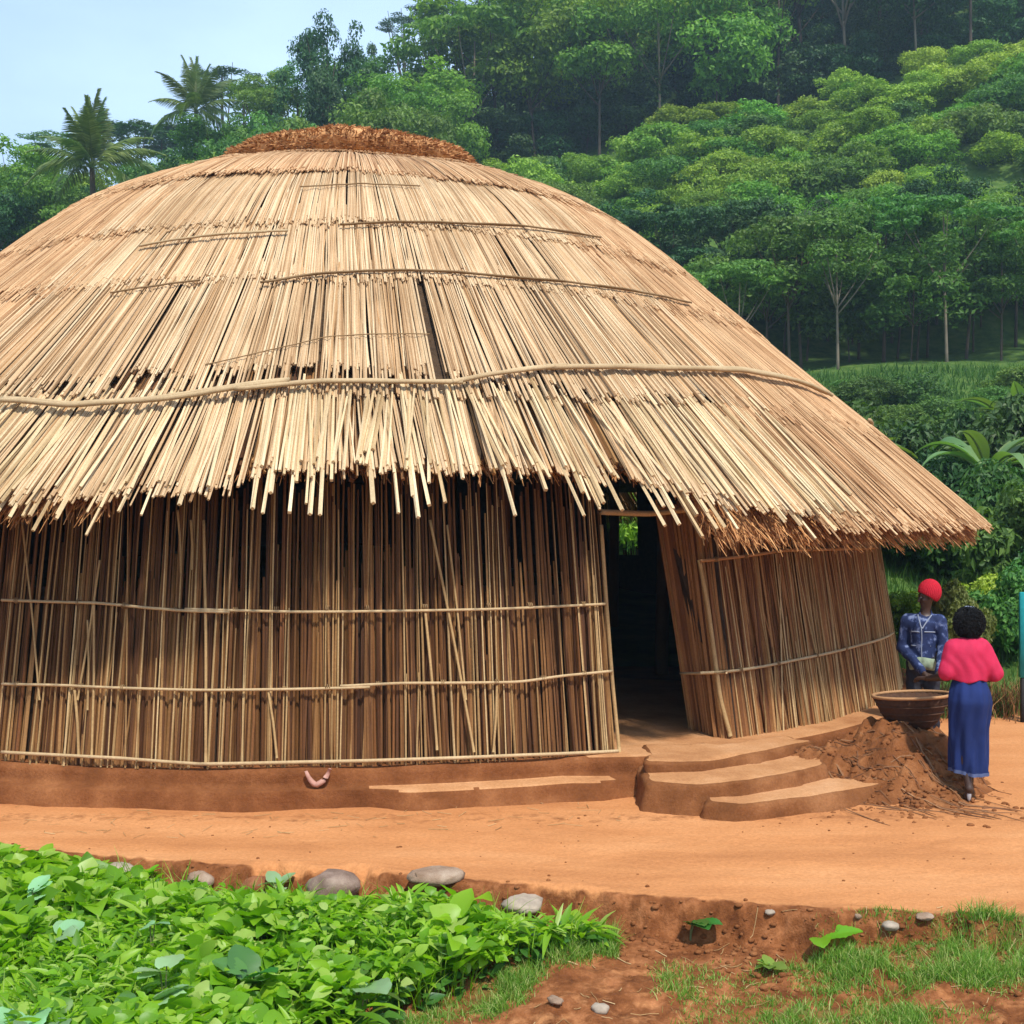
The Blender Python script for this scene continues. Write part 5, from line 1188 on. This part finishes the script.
def man():
    Y = 13.3; t = empty('person', (at(923, Y), Y, 0), -.42, 'man in a red knitted cap and dark blue printed jacket standing behind the basket', 'person'); t.scale = (.88, .9, 1)
    hc = (.045, -.03, 1.60); hd, eyes, f, u, r = head(hc, (-.86, -.42, -.22), 1.0)
    Rh = hand((.06, -.30, .83), (.9, -.25, -.12), (0, -.1, 1), 1, .5, 1); Lh = hand((.20, -.31, .84), (.75, -.5, -.1), (0, 0, 1), 1, .5, 1)
    body = [('s', (0, 0, .95), (0, 0, 1.08), .13, .12, .05), ('s', (0, 0, 1.08), (.01, 0, 1.28), .12, .135, .06), ('s', (-.13, 0, 1.345), (.15, 0, 1.345), .07, .07, .06), ('s', (.015, -.005, 1.38), (.04, -.015, 1.50), .056, .052, .03)]+hd
    body += [('s', (-.19, .0, 1.35), (-.235, .0, 1.07), .052, .042, .04), ('s', (-.235, 0, 1.07), (.06, -.30, .83), .041, .026, .02), ('s', (.20, 0, 1.35), (.225, -.03, 1.08), .052, .042, .04), ('s', (.225, -.03, 1.08), (.20, -.31, .84), .041, .026, .02)]+Rh+Lh
    for sx in (-1, 1):
        body += [('s', (sx*.09, 0, .92), (sx*.11, -.02, .5), .085, .06, .05), ('s', (sx*.11, -.02, .5), (sx*.12, .02, .09), .055, .036, .02), ('e', (sx*.12, .045, .04), (.034, .04, .038), 0, .02), ('s', (sx*.12, 0, .05), (sx*.13, -.12, .028), .034, .028, .02)]
        for i in range(5): body.append(('s', (sx*.13-.036+.018*i, -.12, .024), (sx*.13-.038+.019*i, -.165+.004*abs(i-2), .014), .013, .010, .008))
    put('body', blend(body), (-.36, -.44, -.01), (.40, .20, 1.76), .0075, skin, t)
    for e in eyes: mesh('eye', *ball(e, .010), eyew, t); mesh('iris', *ball(e+f*.0065, .0055), iris, t)
    jk = [('s', (0, 0, .95), (.0, 0, 1.26), .148, .150, .06), ('s', (-.13, 0, 1.335), (.15, 0, 1.335), .086, .086, .06), ('s', (-.19, 0, 1.33), (-.235, 0, 1.07), .070, .060, .05), ('s', (-.235, 0, 1.07), (.02, -.265, .86), .058, .042, .03), ('s', (.20, 0, 1.33), (.225, -.03, 1.08), .070, .060, .05), ('s', (.225, -.03, 1.08), (.205, -.27, .87), .058, .042, .03), ('s', (.015, 0, 1.38), (.03, -.01, 1.44), .074, .070, .03)]
    j0 = blend(jk, .04)
    def jf(P):
        v = j0(P)+.011*vnoise(P*[1, 1, .6], 14, 3, 2)
        v = np.maximum(v, .885+.01*np.sin(P[..., 0]*22)-P[..., 2]) if False else np.where((P[..., 1] > -.155), np.maximum(v, .90-P[..., 2]), v)
        return np.maximum(v, -seg(P, (.03, -.03, 1.43), (.05, -.06, 1.6), .058, .08))
    J = put('jacket', jf, (-.34, -.33, .80), (.34, .20, 1.50), .0075, jackm, t)
    # white trim: collar edges, a bar and a stripe on the chest
    def onj(path, rad, name='trim'):
        pts = []
        for x, z in path:
            ys = np.linspace(-.36, .1, 185); Pq = np.stack([np.full(185, x), ys, np.full(185, z)], -1); v = jf(Pq); i = int(np.argmax(v < 0)); pts.append([x, ys[i]-.002, z])
        mesh(name, *tube(smooth_path(pts, 12), rad), whitec, J)
    onj([(-.05, 1.41), (-.02, 1.34), (0, 1.28)], .008); onj([(.10, 1.41), (.05, 1.34), (.01, 1.28)], .008); onj([(0, 1.28), (.005, 1.18), (.0, 1.05), (.005, .97)], .006)
    onj([(-.12, 1.24), (-.06, 1.245), (-.02, 1.24)], .007); onj([(.03, 1.245), (.08, 1.245), (.14, 1.24)], .007); onj([(-.12, 1.10), (-.06, 1.10), (.1, 1.10)], .006)
    # trousers
    tr = [('s', (0, 0, .97), (0, 0, .90), .140, .14, .05)]
    for sx in (-1, 1): tr += [('s', (sx*.085, 0, .92), (sx*.11, -.02, .5), .105, .082, .04), ('s', (sx*.11, -.02, .5), (sx*.12, .02, .10), .08, .065, .03)]
    t0 = blend(tr, .03); put('trousers', lambda P: np.maximum(np.maximum(t0(P)+.004*np.sin(P[..., 2]*60+P[..., 0]*30), .095-P[..., 2]), P[..., 2]-1.0), (-.26, -.18, .07), (.26, .18, 1.03), .009, darkt, t)
    # pale green cloth tied round the waist
    k = np.linspace(0, 2*math.pi, 73)[:-1]; rings = []
    for z, ex in ((.86, .004), (.865, .014), (.90, .022), (.94, .020), (.975, .010), (.98, 0)):
        w = .006*np.sin(k*9+z*40)+.004*np.sin(k*17); rings.append(np.stack([(.155+ex+w)*np.cos(k), (.155+ex+w)*np.sin(k), z+.01*np.sin(k*3)], -1))
    mesh('waist_cloth', *loft(np.array(rings)), greenc, t)
    # cap: covers the crown and back of the head
    fa = math.atan2(-f[0], f[1])
    def cf(P):
        Q = P-np.array(hc); y = Q@f; z = Q@u; x = Q@r
        v = ell(P, np.array(hc)-f*.045+u*.040, (.122, .132, .128), fa)+.0035*np.sin(np.arctan2(x, y)*34)
        return np.maximum(v, (y*.80-z-.002))
    cap = put('knitted_cap', cf, (-.16, -.24, 1.42), (.30, .20, 1.84), .006, redw, t)
    cp = np.array(hc)-f*.030+u*.035
    ky = np.linspace(0, 2*math.pi, 41); pts = []
    nrmv = nrm(f*.62-u); 
    for q in ky:
        a1 = r; a2 = np.cross(nrmv, r); 
        pts.append(np.array(hc)+u*.012*1.0-0*f+(-(nrmv)*0)+a1*math.cos(q)*.098+a2*math.sin(q)*.104-f*.018)
    
man()

# ------------------------------------------------------------------ light, sky, air, camera
SUN_EL, SUN_AZ = R(57), R(158)      # azimuth measured from +Y towards +X: behind the camera, a little to its right
sd = bpy.data.lights.new('sun', 'SUN'); sd.energy = 4.2; sd.angle = R(3); sd.color = (1, .955, .88)
so = bpy.data.objects.new('sun', sd); col.objects.link(so)
import mathutils
dv = mathutils.Vector((math.sin(SUN_AZ)*math.cos(SUN_EL), math.cos(SUN_AZ)*math.cos(SUN_EL), math.sin(SUN_EL)))
so.rotation_euler = dv.to_track_quat('Z', 'Y').to_euler(); so.location = dv*60
w = bpy.data.worlds.new('World'); bpy.context.scene.world = w; w.use_nodes = True
nt = w.node_tree; nt.nodes.clear()
def N(t, **kw):
    x = nt.nodes.new(t)
    for k_, v_ in kw.items(): setattr(x, k_, v_)
    return x
sky = N('ShaderNodeTexSky', sky_type='NISHITA', sun_disc=False); sky.sun_elevation = SUN_EL; sky.sun_rotation = SUN_AZ
sky.air_density = 1.0; sky.dust_density = 1.2; sky.ozone_density = 3
tc = N('ShaderNodeTexCoord'); mp = N('ShaderNodeMapping'); mp.inputs['Scale'].default_value = (1.0, 1.0, 2.6)
nz = N('ShaderNodeTexNoise'); nz.inputs['Scale'].default_value = 1.6; nz.inputs['Detail'].default_value = 6; nz.inputs['Roughness'].default_value = .5
rp = N('ShaderNodeValToRGB'); rp.color_ramp.elements[0].position = .36; rp.color_ramp.elements[0].color = (.3, .3, .3, 1)
rp.color_ramp.elements[1].position = .72; rp.color_ramp.elements[1].color = (.9, .9, .9, 1)
mx = N('ShaderNodeMix', data_type='RGBA'); mx.inputs[7].default_value = (5.9, 8.0, 11.0, 1)
bg = N('ShaderNodeBackground'); bg.inputs['Strength'].default_value = .125; wo = N('ShaderNodeOutputWorld')
L_ = nt.links.new
L_(tc.outputs['Generated'], mp.inputs[0]); L_(mp.outputs[0], nz.inputs['Vector']); L_(nz.outputs['Fac'], rp.inputs[0])
L_(rp.outputs[0], mx.inputs[0]); L_(sky.outputs[0], mx.inputs[6]); L_(mx.outputs[2], bg.inputs[0]); L_(bg.outputs[0], wo.inputs[0])
# the moist air of the valley
HAZE = .0007
if HAZE:
    bx = [(x, y, z) for x in (-201, 201) for y in (-31, 210) for z in (-4, 150)]
    hz = _mesh('haze', bx, [(0, 1, 3, 2), (4, 6, 7, 5), (0, 4, 5, 1), (2, 3, 7, 6), (0, 2, 6, 4), (1, 5, 7, 3)], None, None, False)
    hm = bpy.data.materials.new('valley_haze'); hm.use_nodes = True; hm.node_tree.nodes.clear()
    pv = hm.node_tree.nodes.new('ShaderNodeVolumePrincipled'); pv.inputs['Density'].default_value = HAZE; pv.inputs['Color'].default_value = (.62, .84, 1, 1)
    pv.inputs['Anisotropy'].default_value = .2
    om = hm.node_tree.nodes.new('ShaderNodeOutputMaterial'); hm.node_tree.links.new(pv.outputs[0], om.inputs['Volume'])
    hz.data.materials.append(hm); hz['kind'] = 'stuff'
cam = bpy.data.cameras.new('camera'); cam.sensor_width = 36; cam.lens = 36*F/1024; cam.shift_y = -(512-CY)/1024; cam.clip_end = 2000; cam.clip_start = .1
co = bpy.data.objects.new('camera', cam); col.objects.link(co); co.location = (0, 0, H); co.rotation_euler = (R(90), 0, 0)
sc = bpy.context.scene; sc.camera = co
sc.view_settings.view_transform = 'Standard'; sc.view_settings.look = 'None'; sc.view_settings.exposure = 0.22; sc.view_settings.gamma = 1
sc.cycles.max_bounces = 6; sc.cycles.diffuse_bounces = 3; sc.cycles.transmission_bounces = 4; sc.cycles.volume_bounces = 0
